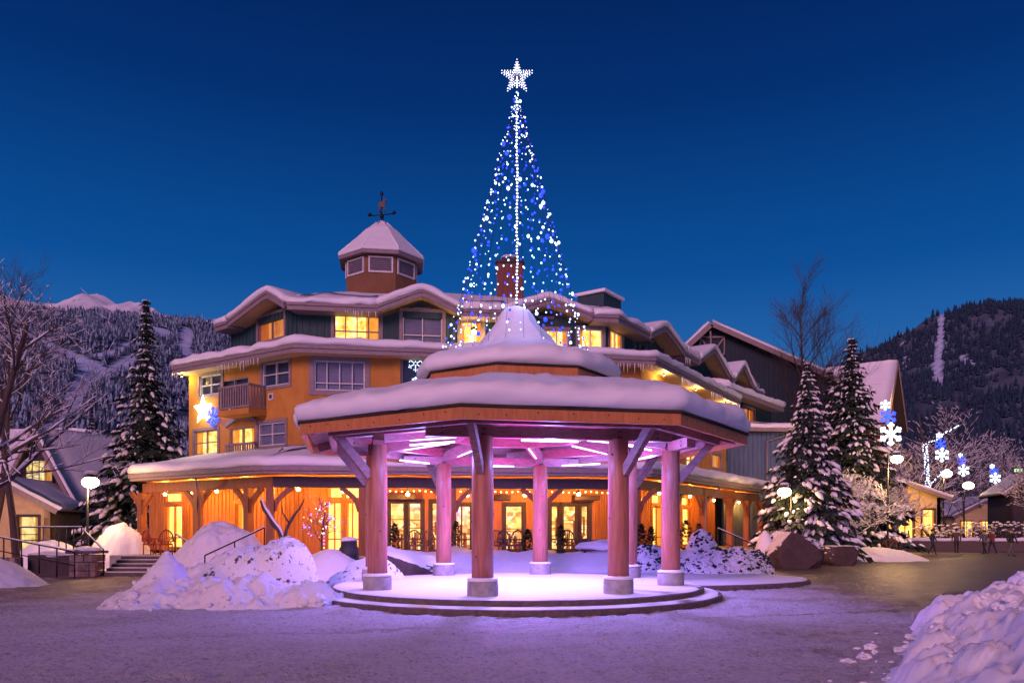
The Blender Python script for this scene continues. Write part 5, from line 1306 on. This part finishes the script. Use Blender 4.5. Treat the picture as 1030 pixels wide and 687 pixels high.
# ================================================================== OTHER BUILDINGS
def quadbox(F, name, parent, m, s0, s1, z0, z1, o0, o1): b = MB(); F.box(b, s0, s1, z0, z1, o0, o1); return b.build(name, M[m], parent)
def slab_roof(name, parent, a, c, d, e, t, m, snow=0.0, jit=.06):
    """roof plane a-c (eave) to e-d (ridge) with thickness t; snow adds a soft slab on top"""
    a, c, d, e = map(Vector, (a, c, d, e)); n = (c - a).cross(e - a).normalized()
    if n.z < 0: n = -n
    b = MB(); b.hexa([a, c, d, e, a + n * t, c + n * t, d + n * t, e + n * t]); b.build(name, M[m], parent)
    if snow:
        b = MB(); N = 14; vs = []; fs = []
        for top in (0, 1):
            for i in range(N + 1):
                for j in range(N + 1):
                    u, v = i / N, j / N; p = a.lerp(c, u).lerp(e.lerp(d, u), v) + n * (t + .003)
                    if top:
                        edge = min(u, 1 - u, v) * N; k = min(1, .62 + .38 * min(1, edge)); p = p + n * (snow * k + jit * fbm(p.x * .8, p.y * .8, p.z, 3)); ea = (a - e).normalized() * (.1 if j == 0 else 0); p = p + ea
                    vs.append(p)
        K = (N + 1) ** 2
        for i in range(N):
            for j in range(N): q = i * (N + 1) + j; fs += [(K + q, K + q + N + 1, K + q + N + 2, K + q + 1), (q, q + 1, q + N + 2, q + N + 1)]
        def side(idx):
            for x, y in zip(idx[:-1], idx[1:]): fs.append((x, y, K + y, K + x))
        side([i * (N + 1) for i in range(N + 1)]); side([i * (N + 1) + N for i in range(N + 1)]); side(list(range(N + 1))); side([N * (N + 1) + j for j in range(N + 1)])
        b.add(vs, fs, 0, True); b.build('snow_cover', M['snow_smooth'], parent)
def house(name, label, cat, c, rz, W, D, H, RH, wallm, roofm='shingle', snow=.3, over=.6, holes=(), z0=0, gm=None, battens=0):
    """gable end faces local -y (towards the viewer for rz = 0)"""
    t = thing(name, label, cat, (c[0], c[1], z0)); ca, sa = math.cos(rz), math.sin(rz)
    def T(x, y, z): return Vector((c[0] + x * ca - y * sa, c[1] + x * sa + y * ca, z0 + z))
    F = Facet(T(-W / 2, 0, 0), T(W / 2, 0, 0)); SL = Facet(T(-W / 2, D, 0), T(-W / 2, 0, 0)); SR = Facet(T(W / 2, 0, 0), T(W / 2, D, 0))
    fh = [h for h in holes if h[0] == 'f']; 
    wall('wall', F, 0, W, z0, z0 + H, [h[1:5] for h in fh if h[4] <= z0 + H], M[wallm], t, battens=battens); wall('wall', SL, 0, D, z0, z0 + H, [h[1:5] for h in holes if h[0] == 'l'], M[wallm], t); wall('wall', SR, 0, D, z0, z0 + H, [h[1:5] for h in holes if h[0] == 'r'], M[wallm], t)
    b = MB(); b.add([T(-W / 2, 0, H), T(W / 2, 0, H), T(0, 0, H + RH), T(-W / 2, .2, H), T(W / 2, .2, H), T(0, .2, H + RH)], [(0, 1, 2), (5, 4, 3), (0, 3, 4, 1), (1, 4, 5, 2), (2, 5, 3, 0)])
    if battens:
        q = -W / 2 + .3
        while q < W / 2 - .2:
            h = RH * (1 - abs(q) / (W / 2)); F.box(b, W / 2 + q - .03, W / 2 + q + .03, z0 + H + .01, z0 + H + max(.05, h - .08), -.01, .035); q += battens
    b.build('gable', M[gm or wallm], t)
    for h in holes:
        FF = {'f': F, 'l': SL, 'r': SR}[h[0]]
        if h[4] > z0 + H and h[0] == 'f': 
            G = FF.shift(.12); window(G, h[1:5], t, h[5], h[6], h[7], 'darkbeam', 'darkbeam', .1, depth=.1)
        else: window(FF, h[1:5], t, h[5], h[6], h[7], 'darkbeam', 'darkbeam', .1)
    k = over * RH / (W / 2)
    for sg in (-1, 1): slab_roof('roof', t, T(sg * (W / 2 + over), -over, H - k), T(sg * (W / 2 + over), D + over, H - k), T(0, D + over, H + RH), T(0, -over, H + RH), .14, roofm, snow)
    for sg in (-1, 1):
        b = MB(); b.beam(T(sg * (W / 2 + over), -over - .05, H - k + .05), T(0, -over - .05, H + RH + .05), .08, .28); b.build('bargeboard', M['trim'], t)
    return t, T, F
# small chalet at the left
ch, T, F = house('small_chalet', 'small chalet with lit gable window and deep snowy roof at the picture edge', 'chalet', (gx(42, 50), 50, 0), R(-24), 6.4, 9, 3.9, 4.0, 'bluesiding', snow=.45, gm='darkbeam', z0=0, holes=(('f', 1.7, 4.4, 4.1, 6.2, 'chaletlit', 4, 3), ('f', .6, 1.8, .5, 2.7, 'chaletlit', 2, 2), ('f', 4.6, 5.6, .3, 2.4, 'glass', 1, 1), ('r', 2.0, 3.2, 1.0, 2.2, 'chaletlit', 2, 2)))
house('chalet_annex', 'low yellow lit building with snowy eave at the far edge beside the small chalet', 'building', (gx(6, 44), 44, 0), R(10), 4.6, 6, 3.0, 1.3, 'soffit', snow=.4, holes=(('f', .5, 1.5, .4, 2.4, 'chaletlit', 2, 2), ('f', 2.9, 4.0, .4, 2.5, 'chaletlit', 1, 2)))
pt('annex_light', (gx(20, 42), 41.8, 2.6), 60, (1, .62, .2), .15); pt('chalet_light', (gx(45, 47.0), 47.0, 3.4), 70, (1, .72, .28), .15)
house('back_house', 'house with long snow covered roof behind the small chalet', 'house', (gx(120, 70), 64, 0), R(82), 10, 16, 5.2, 4.4, 'green', snow=.45)
house('back_house', 'dark small gabled house behind the tall conifer', 'house', (gx(172, 60), 60, 0), R(-18), 6, 8, 4.4, 2.4, 'green', snow=.35, holes=(('f', 1.6, 2.6, 2.0, 3.4, 'glass', 2, 1),))
# siding block right of the inn with a ledge roof
bl = thing('siding_block', 'blue grey board sided building between the inn and the snow laden conifer', 'building', (gx(765, 49), 49, 0)); F = Facet((gx(728, 49), 49), (gx(789, 49.5), 49.5)); SR = Facet(F.p1, F.p1 + Vector((3.0, 7, 0))); zt = gz(434, 49)
wall('wall', F, 0, F.L, 0, zt, [], M['bluesiding'], bl, battens=.3); wall('wall', SR, 0, SR.L, 0, zt, [], M['bluesiding'], bl, battens=.3)
b = MB(); b.sweep(stations([F.p0 + F.n * .5, F.p1 + F.n * .5 + F.u * .5, SR.p1 + SR.n * .5], zt), [(-3.5, .3), (-.05, 0), (0, 0), (0, .22), (-3.5, .55)]); b.build('ledge_roof', M['trim'], bl)
b = MB(); b.sweep(stations([F.p0 + F.n * .5, F.p1 + F.n * .5 + F.u * .5, SR.p1 + SR.n * .5], zt + .22, .4), snow_prof(.32, 3.4, .1, .1), smooth=True, jit=.06); b.build('snow_cover', M['snow_smooth'], bl)
b = MB(); q = F.sz(771, 455)[0]; b.tube([F.pt(q, zt - .6, .08), F.pt(q, 4, .08)], .04, 6); b.tube([F.pt(q, zt - .6, .08), F.pt(F.L, zt - .2, .12)], .04, 6); b.build('conduit', M['trim'], bl)
# set back storey over the block with its own snowy eave
up = thing('back_wing', 'dark green wing with a snowy eave stepping up behind the siding block', 'building', (16, 52, 0)); F = Facet((gx(718, 47), 47.2), (gx(778, 55), 55.5)); zt = gz(402, 50)
hs = [hole(F, 748, 759, 411, 426)]; wall('wall', F, 0, F.L, 6, zt + .1, hs, M['green'], up, battens=.32); window(F, hs[0], up, 'litorange', 2, 1, 'trim', 'trim')
b = MB(); b.sweep(stations([F.p0 + F.n * .9, F.p1 + F.n * .9], zt), [(-1.4, .02), (-.05, -.05), (.02, -.05), (.02, .25), (-1.4, .25)]); b.build('cornice', M['trim'], up)
b = MB(); b.sweep(stations([F.p0 + F.n * .9, F.p1 + F.n * .9], zt + .25, .35), snow_prof(.4, 1.8, .2, .12), smooth=True, jit=.07); b.build('snow_cover', M['snow_smooth'], up)
# big dark gabled lodge behind
lg = thing('gabled_lodge', 'large dark lodge with broad gable rising behind the inn', 'lodge', (gx(720, 68), 68, 0)); Yl = 68.0
pk = at(713, 330, Yl); lf = at(640, 398, Yl); rt = at(845, 388, Yl); D = Vector((7.0, 24, 0))
b = MB(); fl = [lf, rt, pk]; base = [Vector((lf.x, Yl, 0)), Vector((rt.x, Yl, 0)), rt, pk, lf]
b.add(base + [p + Vector((0, .3, 0)) for p in base], [(0, 1, 2, 3, 4), (9, 8, 7, 6, 5), (1, 6, 7, 2)])
FLD = Facet((lf.x, Yl), (rt.x, Yl)); q = .3
while q < FLD.L - .3:
    x = lf.x + q; h = lerp(lf.z, pk.z, (x - lf.x) / (pk.x - lf.x)) if x < pk.x else lerp(pk.z, rt.z, (x - pk.x) / (rt.x - pk.x)); FLD.box(b, q - .035, q + .035, .1, h - .1, -.01, .045); q += .42
b.build('wall', M['darksiding'], lg)
for A_, B_2 in ((lf, pk), (pk, rt)):
    d = (B_2 - A_).normalized(); a = A_ - d * .0 + Vector((0, -.9, .1)); c = B_2 + Vector((0, -.9, .1))
    if A_ is pk: c = c + d * 1.2
    slab_roof('roof', lg, a, a + D, c + D, c, .22, 'shingle', .3); b = MB(); b.beam(a + Vector((0, -.04, 0)), c + Vector((0, -.04, 0)), .1, .42); b.build('bargeboard', M['trim'], lg)
h_ = at(716, 348, Yl); b = MB(); w_, hh_ = 1.05, .75
for p, q in (((-w_, hh_), (w_, hh_)), ((-w_, -hh_), (w_, -hh_)), ((-w_, -hh_), (-w_, hh_)), ((w_, -hh_), (w_, hh_)), ((-w_, hh_), (0, -hh_)), ((w_, hh_), (0, -hh_))): b.beam(h_ + Vector((p[0], -.12, p[1])), h_ + Vector((q[0], -.12, q[1])), .1, .14)
b.build('gable_truss', M['trim'], lg); b = MB(); b.beam(pk + Vector((0, -.6, -.4)), pk + Vector((.2, -.2, -2.6)), .14, .2); b.build('king_post', M['trim'], lg)
hs_ = [(774, 786, 396, 410)]
# steep chalet with lit gable at the right
house('steep_chalet', 'steep roofed chalet with wooden gable and snowy roof behind the conifers', 'chalet', (gx(893, 76), 76, 0), R(52), 6.6, 8, 12.9, 5.0, 'porchwood', snow=.35, over=.9)
pt('gable_light', at(912, 404, 72), 200, (1, .5, .15), .3)
house('yellow_shop', 'low shop with glowing yellow front beyond the frosted trees', 'shop', (gx(890, 66), 66, 0), R(0), 9.5, 8, 4.4, 1.6, 'soffit', snow=.4, holes=(('f', .8, 2.2, .3, 3.4, 'shopwarm', 2, 2), ('f', 3.2, 4.8, .3, 3.4, 'shopwarm', 1, 2), ('f', 5.8, 7.2, .3, 3.4, 'shopwarm', 2, 2), ('f', 7.9, 9.0, .3, 3.4, 'shopwarm', 1, 2)))
pt('shop_light', (gx(905, 63.5), 63.6, 3.4), 700, (1, .55, .1), .2); pt('shop_light', (gx(880, 63.5), 63.6, 3.4), 600, (1, .55, .1), .2)
house('end_shop', 'dark shop at the picture edge carrying a small green lit sign', 'shop', (gx(1064, 74), 74, 0), R(-20), 8, 9, 5.4, 3.0, 'darkbeam', snow=.35, holes=(('f', 1.2, 2.6, .4, 2.6, 'shopwarm', 2, 1),))
house('street_shop', 'low lit shop between frosted trees near the end of the street', 'shop', (gx(992, 110), 110, 0), R(8), 10, 8, 3.6, 2.2, 'soffit', snow=.5, holes=(('f', 1, 3, .3, 2.8, 'shopwarm', 2, 1), ('f', 4, 6, .3, 2.8, 'shopwarm', 2, 1), ('f', 7, 9, .3, 2.8, 'shopwarm', 2, 1)))
b = MB(); c = at(1024, 473, 72.4); b.box((c.x, c.y, c.z), (.9, .14, .7), R(-20)); sg = b.build('green_sign', M['darkmetal']); tag(sg, 'small green glowing sign on the dark shop at the picture edge', 'sign')
b = MB(); b.box((c.x - .02, c.y - .09, c.z), (.66, .03, .3), R(-20)); b.build('sign_face', M['green_sign'], sg)
# low planter wall along the street on the right
pw = thing('planter_wall', 'long low brick planter wall capped with snow across the street end', 'wall', (gx(975, 60), 60, 0)); xa, xb = gx(905, 60), gx(1090, 60)
b = MB(); b.box(((xa + xb) / 2, 60, .35), (xb - xa, .5, .9)); b.build('wall', M['stepstone'], pw); b = MB()
F = Facet((xa, 59.7), (xb, 59.7)); b.sweep(stations([F.p0, F.p1], .8, .4), [(0, 0), (.08, .05), (.06, .2), (-.1, .27), (-.7, .25), (-.75, 0)], smooth=True, jit=.09); b.build('snow_cover', M['snow_smooth'], pw)
for i, (x, Y, w_, h) in enumerate(((948, 61.5, 2.2, 2.1), (975, 62, 2.6, 1.9), (1003, 61.5, 2.4, 2.2), (1030, 62, 2.5, 2.0))):
    r6 = random.Random(70 + i); t = thing('street_shrub', ('reddish twiggy shrub behind the planter wall under the wrapped tree', 'second twiggy shrub behind the planter wall counting from the wrapped tree', 'twiggy shrub behind the planter wall below the last lamps', 'twiggy shrub behind the planter wall at the picture edge')[i], 'shrub', (gx(x, Y), Y, 0), 'shrubs behind the planter wall'); b = MB(); sb = MB()
    for k in range(190):
        a = r6.uniform(0, 6.28); q = r6.random() ** .5 * w_; p0 = Vector((gx(x, Y) + q * .35 * math.cos(a), Y + q * .3 * math.sin(a), 0)); p1 = Vector((gx(x, Y) + q * math.cos(a), Y + q * .6 * math.sin(a), h * r6.uniform(.5, 1.05))); b.tube([p0, p0.lerp(p1, .5) + Vector((0, 0, .2)), p1], [.03, .022, .008], 3, 0, True, False)
        if r6.random() < .35: sb.blob(p1, (.12, .12, .06), 0, k, .4, 1)
    b.build('twigs', M['bark'], t); sb.build('snow_clumps', M['snow_smooth'], t)

# ================================================================== MOUNTAINS
def ridge(pts, x):
    if x <= pts[0][0]: return pts[0][1]
    for (a, c), (d, e) in zip(pts[:-1], pts[1:]):
        if x <= d: t = (x - a) / (d - a); t = t * t * (3 - 2 * t); return lerp(c, e, t)
    return pts[-1][1]
fm, nt, bs = newmat('forest floor'); v = coords(nt); at_ = node(nt, 'ShaderNodeAttribute', attribute_name='run')
f = noise_tex(nt, v, .035, 6, .7); 
dk = ramp(nt, f, [(.35, (.03, .05, .075)), (.6, (.09, .125, .17)), (.72, (.32, .4, .5))]); mx = node(nt, 'ShaderNodeMix', data_type='RGBA'); nt.links.new(at_.outputs['Fac'], mx.inputs['Factor']); nt.links.new(dk, mx.inputs['A']); mx.inputs['B'].default_value = (.52, .64, .82, 1)
nt.links.new(mx.outputs['Result'], bs.inputs['Base Color']); bs.inputs['Roughness'].default_value = .9; M['forest_floor'] = fm
tm, nt, bs = newmat('frosted forest'); v = coords(nt); f = noise_tex(nt, v, .09, 3, .6); f_ = noise_tex(nt, v, .6, 2, .6)
ad = node(nt, 'ShaderNodeMath', operation='MULTIPLY_ADD'); ad.inputs[1].default_value = .5; nt.links.new(f_, ad.inputs[0]); nt.links.new(f, ad.inputs[2])
nt.links.new(ramp(nt, ad.outputs[0], [(.5, (.014, .03, .05)), (.70, (.05, .085, .125)), (.84, (.30, .39, .5))]), bs.inputs['Base Color']); bs.inputs['Roughness'].default_value = .9; M['forest'] = tm
M['dark_forest'] = mat('dark frosted forest', (.007, .028, .055), (.03, .07, .12), (.05, .05, .05), 3, .9, 0, lo=.5, hi=.72)
def mountain(name, xr, Y0, Y1, rpts, nx, ny, trails, seed, ntrees, th, rough=9, power=1.0, fmat='forest'):
    def height(x, y):
        t = (y - Y0) / (Y1 - Y0); H = EYE + (HY - ridge(rpts, CX + x / Y1 * FPX)) / FPX * Y1
        return H * t ** power + rough * fbm(x * .008, y * .008, seed, 5) * min(1, 4 * t) * (1 - .75 * t ** 3) - 2
    def run(px, py):
        for tr in trails:
            for (a, c, w0), (d, e, w1) in zip(tr[:-1], tr[1:]):
                dx, dy = d - a, e - c; t = max(0, min(1, ((px - a) * dx + (py - c) * dy) / (dx * dx + dy * dy))); q = math.hypot(px - a - dx * t, py - c - dy * t)
                if q < .92 * lerp(w0, w1, t) * (1 + .35 * noise.noise(Vector((px * .12, py * .12, seed)))): return 1
        return 0
    vs = []; rn = []
    for j in range(ny + 1):
        y = lerp(Y0, Y1, j / ny)
        for i in range(nx + 1):
            x = lerp(*xr, i / nx); z = height(x, y); vs.append((x, y, z)); rn.append(run(CX + x / y * FPX, HY - (z - EYE) / y * FPX))
    fs = [(j * (nx + 1) + i, j * (nx + 1) + i + 1, (j + 1) * (nx + 1) + i + 1, (j + 1) * (nx + 1) + i) for j in range(ny) for i in range(nx)]
    b = MB(); b.add(vs, fs, 0, True); o = b.build(name, M['forest_floor']); o['kind'] = 'structure'
    a = o.data.attributes.new('run', 'FLOAT', 'POINT'); a.data.foreach_set('value', [float(q) for q in rn])
    b = MB(); r7 = random.Random(seed); k = 0
    for _ in range(ntrees * 6):
        if k >= ntrees: break
        y = Y0 + (Y1 - Y0) * r7.random() ** 1.15; x = r7.uniform(*xr); px = CX + x / y * FPX
        if not (-60 < px < 290 or 830 < px < 1100): continue
        z = height(x, y); py = HY - (z - EYE) / y * FPX
        if run(px, py) or py > 500 or (noise.noise(Vector((x * .02, y * .012, seed + 3))) > .27 and r7.random() < .85): continue
        h = th * r7.uniform(.55, 1.25); w_ = h * r7.uniform(.17, .25); a0 = r7.uniform(0, 6); vv = []; k += 1
        for zz, rr_ in ((.0, .8), (.42, .62), (.4, 1.0), (.1, 1.0)): pass
        n = 5
        for (zb, zt_, rr_) in ((.08, .62, 1.0), (.42, 1.0, .66)):
            base = [(x + w_ * rr_ * r7.uniform(.75, 1.2) * math.cos(a0 + 6.283 * q / n), y + w_ * rr_ * math.sin(a0 + 6.283 * q / n), z + h * zb * r7.uniform(.7, 1.2)) for q in range(n)]
            b.add(base + [(x, y, z + h * zt_)], [(q, (q + 1) % n, n) for q in range(n)], 0)
    f_ = b.build('forest', M[fmat]); f_['kind'] = 'stuff'; return f_
LR = [(-700, 330), (-300, 318), (-80, 306), (0, 314), (40, 311), (95, 313), (150, 318), (200, 322), (240, 334), (300, 360), (360, 400), (460, 460), (600, 500)]
TR = [[(20, 335, 3), (60, 352, 4), (95, 372, 9), (78, 392, 12), (70, 412, 10), (52, 432, 9), (45, 450, 8)], [(140, 344, 4), (118, 352, 3.5), (100, 358, 3)], [(132, 362, 7), (112, 372, 5), (95, 380, 8)], [(20, 356, 1.6), (60, 358, 1.2), (100, 357, 1.2)], [(188, 336, 8), (186, 352, 6), (196, 360, 2)], [(155, 388, 2.2), (120, 415, 2.2)], [(30, 372, 5), (60, 362, 4)], [(150, 330, 3), (170, 336, 4)]]
mountain('mountain', (-1500, 420), 260, 1500, LR, 260, 210, TR, 3, 9500, 12)
RRP = [(300, 500), (500, 470), (640, 440), (760, 400), (840, 368), (880, 348), (910, 333), (940, 317), (985, 305), (1020, 304), (1080, 308), (1300, 340), (1700, 400)]
RT = [[(948, 316, 3), (946, 340, 3.6), (943, 362, 5.5), (944, 384, 6)], [(966, 360, 3), (976, 366, 3)], [(907, 335, .8), (909, 352, .8), (912, 368, 1)]]
mountain('hill', (-150, 1500), 240, 1050, RRP, 220, 170, RT, 8, 9500, 9, fmat='dark_forest')
# snowy summit far behind
sp_ = [(-400, 318), (-100, 306), (0, 303), (25, 305), (45, 302), (62, 304), (80, 301), (95, 298), (108, 300), (118, 304), (128, 302), (138, 306), (150, 314), (165, 318), (190, 322), (260, 345)]
Yp = 2900; b = MB(); vs = []; nx, ny = 240, 40
for j in range(ny + 1):
    for i in range(nx + 1):
        px = lerp(-400, 260, i / nx); x = gx(px, Yp); t = j / ny; H = gz(ridge(sp_, px), Yp); y = Yp - 900 * (1 - t); z = H * (.55 + .45 * t) + 60 * fbm(x * .006, y * .006, 4, 7) * (1 - t * .55) * min(1, .3 + t)
        vs.append((x, y, z))
fs = [(j * (nx + 1) + i, j * (nx + 1) + i + 1, (j + 1) * (nx + 1) + i + 1, (j + 1) * (nx + 1) + i) for j in range(ny) for i in range(nx)]
b.add(vs, fs, 0, True); o = b.build('snow_peak', topsnow('summit snow', (.10, .09, .10), (.18, .16, .17), .52, .66, .012)); o['kind'] = 'structure'
# ================================================================== PEOPLE out for an evening walk on the far plaza
def cloth(name, c): return mat(name, c, tuple(q * .7 for q in c), (8, 8, 8), 2, .85, .2, .01)
SKIN = cloth('skin', (.45, .27, .19)); HAIRM = cloth('hair', (.03, .02, .015))
def person(label, px, Y, rz, jacket, trousers, phase, H=1.74, hat=None):
    x0, y0 = gx(px, Y), Y; t = thing('person', label, 'person', (x0, y0, 0), 'people walking on the far plaza'); k = H / 1.75; ca, sa = math.cos(rz), math.sin(rz)
    def T(x, y, z): return Vector((x0 + (x * ca - y * sa) * k, y0 + (x * sa + y * ca) * k, z * k))
    s = phase; V = []; E = []; RAD = []
    def add(p, r, par=None):
        V.append(T(*p)); RAD.append(r * k)
        if par is not None: E.append((par, len(V) - 1))
        return len(V) - 1
    pel = add((0, 0, .95), .15); w_ = add((0, .01, 1.12), .145, pel); ch = add((0, 0, 1.33), .165, w_); nk = add((0, 0, 1.47), .07, ch); hd = add((0, -.015, 1.58), .085, nk); tp = add((0, -.01, 1.70), .075, hd)
    for sx in (-1, 1):
        d = s * sx; hip = add((.095 * sx, 0, .90), .10, pel); kn = add((.10 * sx, -.16 * d - .03, .50), .065, hip); an = add((.10 * sx, -.26 * d + (.10 if d < 0 else 0), .09 + (.06 if d < 0 else 0)), .045, kn); add((.10 * sx, -.26 * d - .15 + (.08 if d < 0 else 0), .045 + (.03 if d < 0 else 0)), .04, an)
        sh = add((.19 * sx, 0, 1.40), .075, ch); el = add((.25 * sx, .10 * d, 1.13), .052, sh); wr = add((.25 * sx, .08 * d - .12, .92), .042, el); add((.25 * sx, .07 * d - .16, .83), .038, wr)
    me = bpy.data.meshes.new('body'); me.from_pydata(V, E, []); o = bpy.data.objects.new('body', me); COL.objects.link(o)
    m = o.modifiers.new('skin', 'SKIN'); m.use_smooth_shade = True
    for i, sv in enumerate(me.skin_vertices[0].data): sv.radius = (RAD[i], RAD[i]); sv.use_root = i == 0
    m = o.modifiers.new('sub', 'SUBSURF'); m.levels = m.render_levels = 1
    bpy.context.view_layer.update(); dg = bpy.context.evaluated_depsgraph_get(); nm = bpy.data.meshes.new_from_object(o.evaluated_get(dg)); o.modifiers.clear(); o.data = nm; bpy.data.meshes.remove(me)
    nm.materials.clear()
    for q in (jacket, trousers, SKIN, M['darkmetal']): nm.materials.append(q)
    for p in nm.polygons:
        z = p.center.z / k; p.use_smooth = True; p.material_index = 2 if z > 1.46 else 3 if z < .11 else 1 if z < .86 and abs((p.center.x - x0) * ca + (p.center.y - y0) * sa) < .19 * k else 0
    o.parent = t; o.matrix_parent_inverse = Matrix.Translation(-t.location)
    b = MB(); b.blob(T(0, .02, 1.685), (.105 * k, .11 * k, .09 * k), 0, 1, .1, 2); b.build('hat' if hat else 'hair', hat or HAIRM, t)
    b = MB()
    for sx in (-.035, .035): b.blob(T(sx, -.098, 1.62), .012 * k, 0, 0, 0, 1)
    b.blob(T(0, -.108, 1.585), (.014 * k, .02 * k, .022 * k), 1, 0, 0, 1); b.build('face', [HAIRM, SKIN], t)
navy = cloth('navy cloth', (.02, .03, .07)); blk = cloth('black cloth', (.018, .018, .02)); brn = cloth('brown cloth', (.10, .055, .035)); gry = cloth('grey cloth', (.11, .11, .12)); rst = cloth('rust cloth', (.20, .055, .03))
person('person in a dark navy coat walking alone across the far plaza', 938, 52, 1.4, navy, blk, .8)
person('person in a brown jacket and black hat walking toward the wrapped tree', 962, 55, 2.7, brn, blk, -.8, 1.78, blk)
person('person in a grey coat walking beside the one in rust jacket', 990, 53, -1.3, gry, blk, .7, 1.68)
person('person in a rust jacket walking beside the one in grey coat', 998, 53.6, -1.4, rst, navy, -.7, 1.72, gry)
person('person in a black coat and brown hat nearest the snow bank', 1017, 49, 1.7, blk, gry, .9, 1.8, brn)
